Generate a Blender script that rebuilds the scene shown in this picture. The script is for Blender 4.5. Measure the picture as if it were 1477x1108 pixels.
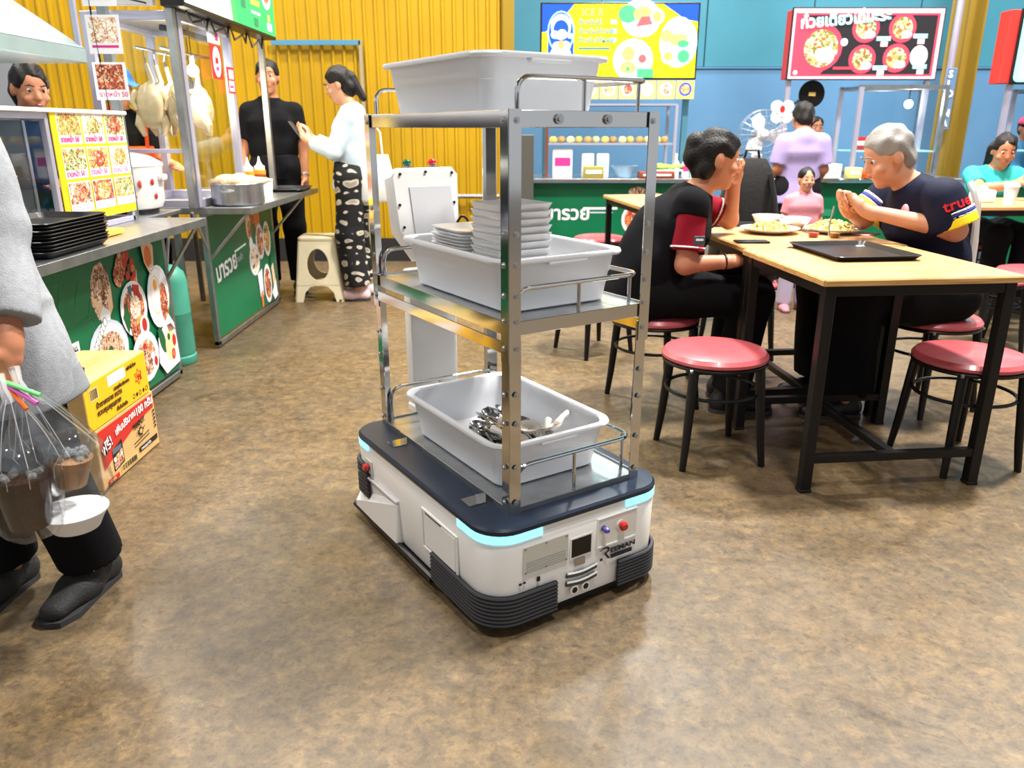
import bpy, bmesh, math, random
import numpy as np
from mathutils import Matrix, Vector
for o in list(bpy.data.objects): bpy.data.objects.remove(o)
S = bpy.context.scene
COL = S.collection
R = math.radians
rnd = random.Random(7)

# ------------------------------------------------------------------ camera
cam = bpy.data.cameras.new('camera'); camo = bpy.data.objects.new('camera', cam); COL.objects.link(camo)
cam.sensor_fit = 'HORIZONTAL'; cam.sensor_width = 36.0; cam.lens = 36.0*1120/1477
camo.location = (0, 0, 1.225); camo.rotation_euler = (R(90-18.189), 0, 0)
cam.clip_start = .05; cam.clip_end = 80
cam.dof.use_dof = True; cam.dof.focus_distance = 2.35; cam.dof.aperture_fstop = 4.2
S.camera = camo
# ------------------------------------------------------------------ world, lamps, exposure
W = bpy.data.worlds.new('hall'); S.world = W; W.use_nodes = True
W.node_tree.nodes['Background'].inputs[0].default_value = (.93, .96, 1.0, 1)
W.node_tree.nodes['Background'].inputs[1].default_value = .5
S.view_settings.view_transform = 'Standard'; S.view_settings.look = 'None'
S.view_settings.gamma = 1.0; S.view_settings.use_curve_mapping = False
S.view_settings.exposure = 0.45
def highbay(x, y, e, size=.7, col=(1, .96, .9)):
    l = bpy.data.lights.new('high_bay_lamp', 'AREA'); l.energy = e; l.size = size; l.shape = 'DISK'; l.color = col
    o = bpy.data.objects.new('high_bay_lamp', l); COL.objects.link(o); o.location = (x, y, 6.5)
highbay(2.3, 3.6, 760); highbay(-1.6, 5.4, 330); highbay(.9, .2, 190)
highbay(5.2, 6.0, 330); highbay(1.6, 8.0, 330); highbay(-4.2, 2.2, 210); highbay(-4.5, 7.2, 220)

# ------------------------------------------------------------------ materials
def lin(c):
    return tuple(((v/255)/12.92 if v/255 <= .04045 else ((v/255+.055)/1.055)**2.4) for v in c)
MATS = {}
def mat(name, rgb, rough=.5, metal=0, emit=0, trans=0, alpha=1, ior=1.45, coat=0, var=0, vscale=8, bump=0, bscale=60, spec=.5, sub=0):
    if name in MATS: return MATS[name]
    m = bpy.data.materials.new(name); m.use_nodes = True; nt = m.node_tree; b = nt.nodes['Principled BSDF']
    c = lin(rgb)
    b.inputs['Base Color'].default_value = (*c, 1); b.inputs['Roughness'].default_value = rough
    b.inputs['Metallic'].default_value = metal; b.inputs['IOR'].default_value = ior
    b.inputs['Specular IOR Level'].default_value = spec
    if trans: b.inputs['Transmission Weight'].default_value = trans
    if alpha < 1: b.inputs['Alpha'].default_value = alpha
    if coat: b.inputs['Coat Weight'].default_value = coat; b.inputs['Coat Roughness'].default_value = .08
    if sub: b.inputs['Subsurface Weight'].default_value = sub; b.inputs['Subsurface Radius'].default_value = (.012, .005, .003)
    if emit: b.inputs['Emission Color'].default_value = (*c, 1); b.inputs['Emission Strength'].default_value = emit
    if var or bump:
        tc = nt.nodes.new('ShaderNodeTexCoord')
        if var:
            n = nt.nodes.new('ShaderNodeTexNoise'); n.inputs['Scale'].default_value = vscale; n.inputs['Detail'].default_value = 5
            nt.links.new(tc.outputs['Object'], n.inputs['Vector'])
            r = nt.nodes.new('ShaderNodeValToRGB'); r.color_ramp.elements[0].position = .3; r.color_ramp.elements[1].position = .7
            r.color_ramp.elements[0].color = (*[x*(1-var) for x in c], 1); r.color_ramp.elements[1].color = (*[min(1, x*(1+var)) for x in c], 1)
            nt.links.new(n.outputs['Fac'], r.inputs['Fac']); nt.links.new(r.outputs['Color'], b.inputs['Base Color'])
            if emit: nt.links.new(r.outputs['Color'], b.inputs['Emission Color'])
        if bump:
            n2 = nt.nodes.new('ShaderNodeTexNoise'); n2.inputs['Scale'].default_value = bscale; n2.inputs['Detail'].default_value = 4
            nt.links.new(tc.outputs['Object'], n2.inputs['Vector'])
            bp = nt.nodes.new('ShaderNodeBump'); bp.inputs['Strength'].default_value = bump; bp.inputs['Distance'].default_value = .004
            nt.links.new(n2.outputs['Fac'], bp.inputs['Height']); nt.links.new(bp.outputs['Normal'], b.inputs['Normal'])
    MATS[name] = m
    return m
def food(name, cols, scale=60, emit=0, rough=.5):
    """printed or real food: small irregular patches of several colours"""
    if name in MATS: return MATS[name]
    m = bpy.data.materials.new(name); m.use_nodes = True; nt = m.node_tree; b = nt.nodes['Principled BSDF']
    tc = nt.nodes.new('ShaderNodeTexCoord'); n = nt.nodes.new('ShaderNodeTexNoise'); n.inputs['Scale'].default_value = scale*.5
    mp = nt.nodes.new('ShaderNodeMixRGB'); mp.inputs[0].default_value = .06
    nt.links.new(tc.outputs['Object'], n.inputs['Vector']); nt.links.new(tc.outputs['Object'], mp.inputs[1]); nt.links.new(n.outputs['Color'], mp.inputs[2])
    v = nt.nodes.new('ShaderNodeTexVoronoi'); v.inputs['Scale'].default_value = scale
    nt.links.new(mp.outputs[0], v.inputs['Vector'])
    sp = nt.nodes.new('ShaderNodeSeparateColor'); nt.links.new(v.outputs['Color'], sp.inputs[0])
    r = nt.nodes.new('ShaderNodeValToRGB'); r.color_ramp.interpolation = 'CONSTANT'
    for i, c in enumerate(cols):
        e = r.color_ramp.elements[i] if i < 2 else r.color_ramp.elements.new(i/len(cols))
        e.position = i/len(cols); e.color = (*lin(c), 1)
    nt.links.new(sp.outputs[0], r.inputs['Fac']); nt.links.new(r.outputs['Color'], b.inputs['Base Color'])
    b.inputs['Roughness'].default_value = rough
    if emit:
        nt.links.new(r.outputs['Color'], b.inputs['Emission Color']); b.inputs['Emission Strength'].default_value = emit
    MATS[name] = m
    return m
def ramp(nt, fac, stops):
    r = nt.nodes.new('ShaderNodeValToRGB'); els = r.color_ramp.elements
    for i, (p, c) in enumerate(stops):
        e = els[i] if i < 2 else els.new(p)
        e.position = p; e.color = (*lin(c), 1) if max(c) > 1 else (*c, 1)
    nt.links.new(fac, r.inputs['Fac']); return r.outputs['Color']
def floor_material():
    m = bpy.data.materials.new('polished_concrete'); m.use_nodes = True; nt = m.node_tree; b = nt.nodes['Principled BSDF']
    tc = nt.nodes.new('ShaderNodeTexCoord')
    def noise(scale, detail=8, rough=.6, sx=1, sy=1, dist=0):
        mp = nt.nodes.new('ShaderNodeMapping'); mp.inputs['Scale'].default_value = (sx, sy, 1); nt.links.new(tc.outputs['Object'], mp.inputs['Vector'])
        n = nt.nodes.new('ShaderNodeTexNoise'); n.inputs['Scale'].default_value = scale; n.inputs['Detail'].default_value = detail
        n.inputs['Roughness'].default_value = rough; n.inputs['Distortion'].default_value = dist
        nt.links.new(mp.outputs[0], n.inputs['Vector']); return n.outputs['Fac']
    def mix(mode, f, a, c):
        x = nt.nodes.new('ShaderNodeMixRGB'); x.blend_type = mode
        if isinstance(f, float): x.inputs[0].default_value = f
        else: nt.links.new(f, x.inputs[0])
        nt.links.new(a, x.inputs[1]); nt.links.new(c, x.inputs[2]); return x.outputs[0]
    base = ramp(nt, noise(1.3, 9, .68, dist=.5), [(.28, (74, 60, 42)), (.44, (100, 82, 57)), (.56, (122, 101, 71)), (.74, (152, 130, 96))])
    blot = ramp(nt, noise(5.5, 9, .72, dist=.4), [(.36, (62, 52, 40)), (.5, (104, 88, 64)), (.66, (146, 124, 90))])
    flake = ramp(nt, noise(19, 10, .8, dist=.35), [(.38, (50, 42, 32)), (.48, (98, 82, 58)), (.56, (130, 106, 70)), (.68, (176, 146, 96))])
    c1 = mix('MIX', .5, mix('MIX', .42, base, blot), flake)
    grey = ramp(nt, noise(.55, 6, .6), [(.42, (0., 0., 0.)), (.62, (1., 1., 1.))])
    gcol = ramp(nt, noise(7, 8, .7), [(.3, (70, 64, 56)), (.7, (116, 108, 95))])
    sc = nt.nodes.new('ShaderNodeMath'); sc.operation = 'MULTIPLY'; sc.inputs[1].default_value = .5
    nt.links.new(grey, sc.inputs[0])
    c2 = mix('MIX', sc.outputs[0], c1, gcol)
    speck = ramp(nt, noise(42, 5, .75), [(.34, (.45, .42, .38)), (.5, (1., 1., 1.)), (.7, (1., .98, .93))])
    c3 = mix('MULTIPLY', .75, c2, speck)
    dark = ramp(nt, noise(2.6, 10, .8, dist=.5), [(.33, (.36, .33, .30)), (.42, (1., 1., 1.))])
    c4 = mix('MULTIPLY', .8, c3, dark)
    pale = ramp(nt, noise(3.4, 10, .75, sx=1.3, dist=.8), [(.62, (0., 0., 0.)), (.72, (.17, .14, .09))])
    c5 = mix('ADD', .5, c4, pale)
    c5 = mix('MULTIPLY', 1.0, c5, ramp(nt, noise(.3, 3), [(.3, (.72, .71, .70)), (.7, (.90, .88, .85))]))
    nt.links.new(c5, b.inputs['Base Color'])
    rr = ramp(nt, noise(4, 8, .7), [(.3, (.30, .30, .30)), (.7, (.52, .52, .52))])
    nt.links.new(rr, b.inputs['Roughness']); b.inputs['Specular IOR Level'].default_value = .45
    bp = nt.nodes.new('ShaderNodeBump'); bp.inputs['Strength'].default_value = .12; bp.inputs['Distance'].default_value = .004
    nt.links.new(noise(30, 8, .7), bp.inputs['Height']); nt.links.new(bp.outputs['Normal'], b.inputs['Normal'])
    return m
def wood_material(name, a, c, d, along=(1, 9, 9)):
    m = bpy.data.materials.new(name); m.use_nodes = True; nt = m.node_tree; b = nt.nodes['Principled BSDF']
    tc = nt.nodes.new('ShaderNodeTexCoord'); mp = nt.nodes.new('ShaderNodeMapping'); mp.inputs['Scale'].default_value = along
    nt.links.new(tc.outputs['Object'], mp.inputs['Vector'])
    n = nt.nodes.new('ShaderNodeTexNoise'); n.inputs['Scale'].default_value = 5; n.inputs['Detail'].default_value = 8; n.inputs['Distortion'].default_value = .4
    nt.links.new(mp.outputs[0], n.inputs['Vector'])
    nt.links.new(ramp(nt, n.outputs['Fac'], [(.32, a), (.5, c), (.68, d)]), b.inputs['Base Color'])
    b.inputs['Roughness'].default_value = .38
    MATS[name] = m
    return m

CHROME = mat('chrome_steel', (205, 205, 204), .1, 1)
STEEL = mat('brushed_steel', (186, 188, 190), .3, 1, var=.12, vscale=20)
DULLSTEEL = mat('dull_steel', (165, 168, 170), .42, 1, var=.15, vscale=14)
ALU = mat('aluminium_frame', (188, 186, 205), .4, .6)
WHITE = mat('white_shell', (243, 242, 240), .32, coat=.25)
TUBM = mat('tub_plastic', (226, 228, 233), .42, bump=.05, bscale=300)
NAVY = mat('navy_plate', (22, 34, 52), .35, var=.2)
RUBBER = mat('dark_rubber', (52, 52, 56), .6)
BLACK = mat('black_plastic', (14, 14, 15), .4)
BLACKM = mat('black_metal', (15, 14, 15), .42, spec=.35, bump=.05)
LED = mat('cyan_led', (132, 222, 244), .4, emit=1.15)
RED = mat('red_button', (186, 22, 24), .25, coat=.6)
GREENB = mat('green_button', (20, 84, 40), .25, coat=.6)
PORC = mat('white_porcelain', (242, 241, 241), .22, coat=.3)
PAPER = mat('white_paper', (238, 238, 236), .7)
def film(name, rgb=(245, 248, 252), rough=.05, blend=.22, base=.02):
    """thin clear sheet: see-through with glossy reflections that grow at grazing angles"""
    if name in MATS: return MATS[name]
    m = bpy.data.materials.new(name); m.use_nodes = True; nt = m.node_tree; nt.nodes.remove(nt.nodes['Principled BSDF'])
    out = nt.nodes['Material Output']; tr = nt.nodes.new('ShaderNodeBsdfTransparent'); gl = nt.nodes.new('ShaderNodeBsdfGlossy'); lw = nt.nodes.new('ShaderNodeLayerWeight'); mx = nt.nodes.new('ShaderNodeMixShader')
    tr.inputs[0].default_value = (*[1-(1-c)*.5 for c in lin(rgb)], 1); gl.inputs['Roughness'].default_value = rough; pw = nt.nodes.new('ShaderNodeMath'); pw.operation = 'POWER'; pw.inputs[1].default_value = 4; nt.links.new(lw.outputs['Facing'], pw.inputs[0]); ml = nt.nodes.new('ShaderNodeMath'); ml.operation = 'MULTIPLY'; ml.inputs[1].default_value = blend*2; nt.links.new(pw.outputs[0], ml.inputs[0])
    ad = nt.nodes.new('ShaderNodeMath'); ad.operation = 'ADD'; ad.use_clamp = True; ad.inputs[1].default_value = base; nt.links.new(ml.outputs[0], ad.inputs[0])
    nt.links.new(ad.outputs[0], mx.inputs[0]); nt.links.new(tr.outputs[0], mx.inputs[1]); nt.links.new(gl.outputs[0], mx.inputs[2]); nt.links.new(mx.outputs[0], out.inputs[0])
    MATS[name] = m
    return m
GLASS = film('clear_glass', (240, 248, 250), .02)
GREENV = mat('green_vinyl', (0, 104, 66), .4, var=.08, vscale=3)
WOOD = wood_material('light_wood', (166, 122, 76), (188, 144, 96), (202, 162, 114), (2, 14, 14))
WOODEDGE = wood_material('ply_edge', (170, 124, 72), (196, 150, 92), (216, 172, 112), (1, 4, 40))
VINYLRED = mat('red_vinyl', (182, 82, 88), .32, var=.08, vscale=5, coat=.25)
SKIN = mat('skin', (205, 148, 116), .5, sub=.08, var=.05, vscale=20)
SKIN2 = mat('skin_tan', (186, 124, 92), .5, sub=.08, var=.05, vscale=20)
HAIR = mat('black_hair', (20, 16, 15), .5, bump=.9, bscale=110, spec=.3)

# ------------------------------------------------------------------ mesh helpers
class B:
    def __init__(s): s.v = []; s.f = []; s.m = []
    def add(s, vs, fs, mi=0, T=None):
        o = len(s.v)
        for p in vs:
            p = Vector(p)
            s.v.append(tuple(T @ p if T is not None else p))
        for f in fs: s.f.append(tuple(i+o for i in f)); s.m.append(mi)
        return s
    def box(s, c, d, bev=0, seg=1, T=None, mi=0):
        x, y, z = [k/2 for k in d]
        vs = [(c[0]+sx*x, c[1]+sy*y, c[2]+sz*z) for sz in (-1, 1) for sy in (-1, 1) for sx in (-1, 1)]
        fs = [(0, 2, 3, 1), (4, 5, 7, 6), (0, 1, 5, 4), (2, 6, 7, 3), (0, 4, 6, 2), (1, 3, 7, 5)]
        if bev > 0:
            bm = bmesh.new(); bv = [bm.verts.new(p) for p in vs]
            for f in fs: bm.faces.new([bv[i] for i in f])
            bmesh.ops.bevel(bm, geom=bm.edges[:], offset=min(bev, .49*min(d)), segments=seg, affect='EDGES', profile=.5)
            bm.verts.index_update()
            vs = [tuple(v.co) for v in bm.verts]; fs = [tuple(v.index for v in f.verts) for f in bm.faces]; bm.free()
        return s.add(vs, fs, mi, T)
    def loft(s, rings, cap0=True, cap1=True, mi=0, T=None, closed=False):
        n = len(rings[0]); vs = [p for r in rings for p in r]; fs = []
        k = len(rings)
        for i in range(k if closed else k-1):
            a, b2 = i*n, ((i+1) % k)*n
            for j in range(n):
                fs.append((a+j, a+(j+1) % n, b2+(j+1) % n, b2+j))
        if not closed:
            if cap0: fs.append(tuple(range(n-1, -1, -1)))
            if cap1: fs.append(tuple(range((k-1)*n, k*n)))
        return s.add(vs, fs, mi, T)
    def cyl(s, p0, p1, r0, r1=None, n=12, mi=0, T=None, cap=True):
        r1 = r0 if r1 is None else r1
        p0, p1 = Vector(p0), Vector(p1); d = (p1-p0).normalized()
        a = d.orthogonal().normalized(); b2 = d.cross(a)
        ring = lambda p, r: [p+a*(r*math.cos(2*math.pi*i/n))+b2*(r*math.sin(2*math.pi*i/n)) for i in range(n)]
        return s.loft([ring(p0, r0), ring(p1, r1)], cap, cap, mi, T)
    def tube(s, pts, r, n=8, mi=0, T=None, closed=False, sq=None):
        """sweep a round (or sq=(w,h) rectangular) section along pts; r may be a list"""
        pts = [Vector(p) for p in pts]; k = len(pts); rs = r if isinstance(r, (list, tuple)) else [r]*k
        rings = []; prev = None
        for i, p in enumerate(pts):
            if closed: t = (pts[(i+1) % k]-pts[i-1])
            else: t = pts[min(i+1, k-1)]-pts[max(i-1, 0)]
            t = t.normalized()
            if prev is None:
                up = Vector((0, 0, 1)) if abs(t.z) < .9 else Vector((1, 0, 0))
                a = t.cross(up).normalized()
            else:
                a = prev-t*prev.dot(t); a.normalize()
            prev = a; b2 = t.cross(a)
            if sq:
                w, h = sq[0]/2, sq[1]/2
                rings.append([p+a*x+b2*y for x, y in ((-w, -h), (w, -h), (w, h), (-w, h))])
            else:
                rings.append([p+a*(rs[i]*math.cos(2*math.pi*j/n))+b2*(rs[i]*math.sin(2*math.pi*j/n)) for j in range(n)])
        return s.loft(rings, mi=mi, T=T, closed=closed)
    def lathe(s, prof, n=24, mi=0, T=None, c=(0, 0, 0), sx=1, sy=1):
        rings = [[(c[0]+r*sx*math.cos(2*math.pi*j/n), c[1]+r*sy*math.sin(2*math.pi*j/n), c[2]+z) for j in range(n)] for r, z in prof]
        return s.loft(rings, prof[0][0] > 1e-5, prof[-1][0] > 1e-5, mi, T)
    def sphere(s, c, r, n=14, k=9, mi=0, T=None):
        if not isinstance(r, (tuple, list)): r = (r, r, r)
        rings = []
        for i in range(k+1):
            a = math.pi*i/k-math.pi/2; q = max(math.cos(a), 1e-3)
            rings.append([(c[0]+r[0]*q*math.cos(2*math.pi*j/n), c[1]+r[1]*q*math.sin(2*math.pi*j/n), c[2]+r[2]*math.sin(a)) for j in range(n)])
        return s.loft(rings, mi=mi, T=T)
    def prism(s, poly, z0, z1, mi=0, T=None):
        n = len(poly)
        return s.loft([[(x, y, z0) for x, y in poly], [(x, y, z1) for x, y in poly]], mi=mi, T=T)
    def poly(s, pts, mi=0, T=None): return s.add(pts, [tuple(range(len(pts)))], mi, T)
    def obj(s, name, mats, parent=None, smooth=35, loc=None, rz=0, rot=None, fix=True):
        me = bpy.data.meshes.new(name); me.from_pydata(s.v, [], s.f)
        mats = mats if isinstance(mats, (list, tuple)) else [mats]
        for m in mats: me.materials.append(m)
        if len(mats) > 1: me.polygons.foreach_set('material_index', s.m)
        if fix:
            bm = bmesh.new(); bm.from_mesh(me); bmesh.ops.recalc_face_normals(bm, faces=bm.faces[:]); bm.to_mesh(me); bm.free()
        if smooth:
            me.polygons.foreach_set('use_smooth', [True]*len(me.polygons)); me.set_sharp_from_angle(angle=R(smooth))
        me.update()
        o = bpy.data.objects.new(name, me); COL.objects.link(o)
        if parent: o.parent = parent
        if loc is not None: o.location = loc
        if rot is not None: o.rotation_euler = rot
        elif rz: o.rotation_euler = (0, 0, rz)
        return o
def fillet(pts, r, n=5, closed=False):
    """round the corners of a polyline"""
    pts = [Vector(p) for p in pts]; out = []; k = len(pts)
    for i, p in enumerate(pts):
        if not closed and i in (0, k-1): out.append(p); continue
        a, c = pts[i-1]-p, pts[(i+1) % k]-p
        rr = min(r, a.length*.49, c.length*.49); a = p+a.normalized()*rr; c = p+c.normalized()*rr
        for j in range(n+1):
            t = j/n; out.append(a*(1-t)**2+p*2*t*(1-t)+c*t*t)
    return out
def rrect(x0, y0, x1, y1, r, n=5):
    out = []
    rs = r if isinstance(r, (list, tuple)) else [r]*4
    for (cx, cy, a0), q in zip(((x1, y1, 0), (x0, y1, 90), (x0, y0, 180), (x1, y0, 270)), rs):
        ox = cx-q if cx == x1 else cx+q; oy = cy-q if cy == y1 else cy+q
        for j in range(n+1):
            a = R(a0+90*j/n); out.append((ox+q*math.cos(a), oy+q*math.sin(a)))
    return out
def thing(name, label, cat, loc=(0, 0, 0), rz=0, group=None):
    o = bpy.data.objects.new(name, None); COL.objects.link(o); o.empty_display_size = .1
    o.location = loc; o.rotation_euler = (0, 0, rz)
    return tag(o, label, cat, group)
def tag(o, label=None, cat=None, group=None, kind=None):
    if label: o['label'] = label
    if cat: o['category'] = cat
    if group: o['group'] = group
    if kind: o['kind'] = kind
    return o
def copy_tree(o, parent=None, loc=None, rz=None, label=None):
    c = o.copy(); COL.objects.link(c)
    if parent: c.parent = parent
    if loc is not None: c.location = loc
    if rz is not None: c.rotation_euler = (0, 0, rz)
    if label: c['label'] = label
    for ch in [x for x in KIDS.get(o.name, [])]: copy_tree(ch, c)
    KIDS.setdefault(c.name, [])
    return c
KIDS = {}
def index_kids(o):
    KIDS[o.name] = list(o.children)
    for c in o.children: index_kids(c)
def frame(o, xa, ya):
    """matrix: local x along xa, local y along ya, z = normal, origin o"""
    xa = Vector(xa).normalized(); z = xa.cross(Vector(ya)).normalized(); ya = z.cross(xa)
    m = Matrix((xa, ya, z)).transposed().to_4x4(); m.translation = Vector(o); return m
def text(st, size, T, m, parent, name='lettering', align='LEFT', sx=1, shear=0, ext=.0004, bold=0):
    cu = bpy.data.curves.new('t', 'FONT'); cu.body = st; cu.size = size; cu.align_x = align; cu.shear = shear; cu.extrude = ext; cu.resolution_u = 2; cu.offset = bold
    o = bpy.data.objects.new('t', cu)
    me = bpy.data.meshes.new_from_object(o); bpy.data.objects.remove(o); bpy.data.curves.remove(cu)
    me.transform(T @ Matrix.Diagonal((sx, 1, 1, 1))); me.materials.clear(); me.materials.append(m); me.name = name
    ob = bpy.data.objects.new(name, me); COL.objects.link(ob); ob.parent = parent
    return ob
class Print:
    """flat printed shapes stacked in hair-thin layers on a sheet: local x right, y up, z out"""
    def __init__(s): s.b = B(); s.mats = []; s.z = .0005
    def mi(s, m):
        if m not in s.mats: s.mats.append(m)
        return s.mats.index(m)
    def poly(s, pts, m): s.b.poly([(x, y, s.z) for x, y in pts], s.mi(m)); s.z += .00012
    def rect(s, x0, y0, x1, y1, m, r=0): s.poly(rrect(x0, y0, x1, y1, r, 3) if r else [(x0, y0), (x1, y0), (x1, y1), (x0, y1)], m)
    def disc(s, x, y, rx, m, ry=None, n=20, rot=0):
        ry = ry or rx; c, q = math.cos(rot), math.sin(rot)
        s.poly([(x+rx*math.cos(2*math.pi*i/n)*c-ry*math.sin(2*math.pi*i/n)*q, y+rx*math.cos(2*math.pi*i/n)*q+ry*math.sin(2*math.pi*i/n)*c) for i in range(n)], m)
    def ring(s, x, y, r, w, m, ry=None, n=20):
        ry = ry or r; o = len(s.b.v); vs = []; fs = []
        for i in range(n):
            a = 2*math.pi*i/n
            vs += [(x+r*math.cos(a), y+ry*math.sin(a), s.z), (x+(r-w)*math.cos(a), y+(ry-w)*math.sin(a), s.z)]
            fs.append((2*i, 2*i+1, (2*i+3) % (2*n), (2*i+2) % (2*n)))
        s.b.add(vs, fs, s.mi(m)); s.z += .00012
    def line(s, x0, y0, x1, y1, w, m):
        d = Vector((x1-x0, y1-y0)).normalized()*w/2; p = Vector((-d.y, d.x))
        s.poly([(x0+p.x, y0+p.y), (x0-p.x, y0-p.y), (x1-p.x, y1-p.y), (x1+p.x, y1+p.y)], m)
    def obj(s, name, parent, T):
        o = s.b.obj(name, s.mats, parent, smooth=0, fix=False); o.data.transform(T); return o
def struct(o): o['kind'] = 'structure'; return o

# ------------------------------------------------------------------ setting: floor and walls
b = B(); b.box((0, 4, -.05), (26, 26, .1)); struct(b.obj('floor', floor_material(), smooth=0))
b = B(); b.box((0, 3, 7.6), (19, 18, .1)); struct(b.obj('ceiling_unseen', mat('roof_sheet', (120, 122, 124), .6, var=.1, vscale=2), smooth=0))  # unseen ceiling, added to darken chrome reflections and let world light in sideways
b = B(); b.box((0, -6.5, 1.1), (19, .1, 2.2)); struct(b.obj('wall_front_unseen', mat('unseen_wall', (86, 92, 96), .6, var=.15, vscale=2), smooth=0))  # unseen wall behind the camera, added for reflections, kept low so light enters above
def ribbed(name, x0, x1, y, z1, pitch, depth, m, rib=.35):
    """profiled metal sheet: trapezoid ribs in real relief, extruded upward"""
    pts = []; x = x0
    while x < x1:
        for fx, fy in ((0, 0), (1-rib, 0), (1-rib+.08, -depth), (.92, -depth)): pts.append((x+fx*pitch, y+fy))
        x += pitch
    pts.append((x, y)); b = B()
    vs = [(px, py, z) for z in (0, z1) for px, py in pts]; n = len(pts)
    b.add(vs, [(i, i+1, n+i+1, n+i) for i in range(n-1)])
    b.box(((x0+x)/2, y+.06, z1/2), (x-x0, .1, z1))
    return struct(b.obj(name, m, smooth=0))
YEL = mat('yellow_paint', (176, 138, 7), .45, var=.1, vscale=1.5)
ribbed('wall_back_left', -9, -.1, 7.62, 5.6, .1, .02, YEL)
b = B(); b.box((-4.6, 7.58, .11), (8.9, .03, .22)); struct(b.obj('baseboard_back', mat('dark_base', (30, 28, 28), .7)))
b = B(); b.box((-.03, 7.64, 2.8), (.1, .2, 5.6)); struct(b.obj('trim_1', mat('olive_paint', (140, 112, 16), .5)))
BLUE = mat('blue_paint', (84, 128, 166), .5, var=.1, vscale=1.2)
TEAL = mat('teal_paint', (58, 124, 144), .5, var=.1, vscale=1.2)
b = B(); b.box((5.0, 9.66, .95), (10.2, .1, 1.9)); b.box((5, 9.6, 1.89), (10.2, .02, .012)); wl = struct(b.obj('wall_back_right', BLUE, smooth=0))
b = B()
for i in range(9): b.box((.4+i*1.2+.0, 9.66, 3.75), (1.185, .1, 3.69))
struct(b.obj('trim_2', TEAL, smooth=0))
# ------------------------------------------------------------------ the delivery robot: local u = width, v = length
RT = Matrix.Translation((-.006, 1.749, 0)) @ Matrix.Rotation(R(33.0), 4, 'Z')
RX = (-.006, 1.749, 0)
bot = thing('delivery_robot', 'white delivery robot base with tall chrome three-shelf rack carrying grey tubs', 'robot', RX, R(33.0))
U0, U1, V0, V1 = -.10, .475, -.065, .80
def outl(o, r=.085): return rrect(U0+o, V0+o, U1-o, V1-o, max(r-o, .01), 8)
b = B()   # white body: side wall slightly drawn in at the foot
rings = [[(x, y, z) for x, y in outl(o)] for z, o in ((.035, .012), (.05, .008), (.12, .004), (.25, 0), (.262, .004))]
b.loft(rings)
body = b.obj('body', WHITE, bot)
b = B(); b.prism(outl(.02), .012, .045); b.obj('underside', BLACK, bot)
for x in (.0, .375):
    for y in (.12, .6):
        b = B(); b.cyl((x-.02, y, .032), (x+.02, y, .032), .032, n=20); b.obj('wheel', RUBBER, bot)
# cream groove line, LED band at the corners, navy top plate
b = B(); b.loft([[(x, y, z) for x, y in outl(o)] for z, o in ((.262, .003), (.284, .003))]); b.obj('light_band_shell', mat('frosted_white', (240, 240, 238), .4), bot)
def arcband(pts, z0, z1, t, name, m, par):
    """band that follows part of the outline"""
    b = B(); k = len(pts); vs = []; fs = []
    for i, (x, y) in enumerate(pts):
        d = Vector(pts[min(i+1, k-1)])-Vector(pts[max(i-1, 0)]); nrm = Vector((d.y, -d.x)).normalized()*t
        vs += [(x, y, z0), (x, y, z1), (x+nrm.x, y+nrm.y, z1), (x+nrm.x, y+nrm.y, z0)]
    for i in range(k-1):
        for j in range(4): fs.append((4*i+j, 4*i+(j+1) % 4, 4*i+4+(j+1) % 4, 4*i+4+j))
    fs += [(0, 1, 2, 3), tuple(range(4*k-4, 4*k))]
    b.add(vs, fs); return b.obj(name, m, par)
def corner(cx, cy, a0, r, e0, e1, o=0, n=8):
    """outline points round one corner with straight runs e0 before and e1 after"""
    c = [(cx+(r+o)*math.cos(R(a0+90*j/n)), cy+(r+o)*math.sin(R(a0+90*j/n))) for j in range(n+1)]
    t0 = (-math.sin(R(a0)), math.cos(R(a0))); t1 = (-math.sin(R(a0+90)), math.cos(R(a0+90)))
    return [(c[0][0]-t0[0]*e0, c[0][1]-t0[1]*e0)]+c+[(c[-1][0]+t1[0]*e1, c[-1][1]+t1[1]*e1)]
rc = .085
CN = [(U0+rc, V0+rc, 180), (U1-rc, V0+rc, 270), (U1-rc, V1-rc, 0), (U0+rc, V1-rc, 90)]
LE = [(.07, .07), (.06, .05), (.05, .05), (.05, .05)]
for (cx, cy, a0), (e0, e1) in zip(CN, LE):
    arcband(corner(cx, cy, a0, rc, e0, e1, -.004), .263, .284, .0065, 'light_strip', LED, bot)
b = B(); rings = [[(x, y, z) for x, y in outl(o)] for z, o in ((.284, .002), (.286, -.002), (.297, -.002), (.303, .004), (.304, .02))]
b.loft(rings); b.obj('top_plate', NAVY, bot)
# ribbed corner bumpers
for k, ((cx, cy, a0), (e0, e1)) in enumerate(zip(CN, [(.215, .115), (.085, .06), (.05, .05), (.05, .05)])):
    z0, z1 = (.03, .118 if k == 0 else .110) if k < 2 else (.10, .215)
    if k == 2: e0, e1 = .06, .06
    pts = corner(cx, cy, a0, rc, e0, e1, .001, 10)
    bump = arcband(pts, z0, z1, .003, 'bumper', BLACK, bot)
    for i in range(8):
        z = z0+(i+.5)*(z1-z0)/8
        bb = B(); bb.tube([(x, y, z) for x, y in corner(cx, cy, a0, rc, e0, e1, .006, 10)], (z1-z0)/16*.98, 6); bb.obj('rib', RUBBER, bump)
# foot lip running along the left side towards the back
b = B(); b.tube([(U0-.004, y, .03) for y in (.235, .5, .79)], .011, 8); b.obj('foot_lip', BLACK, bot)
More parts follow.
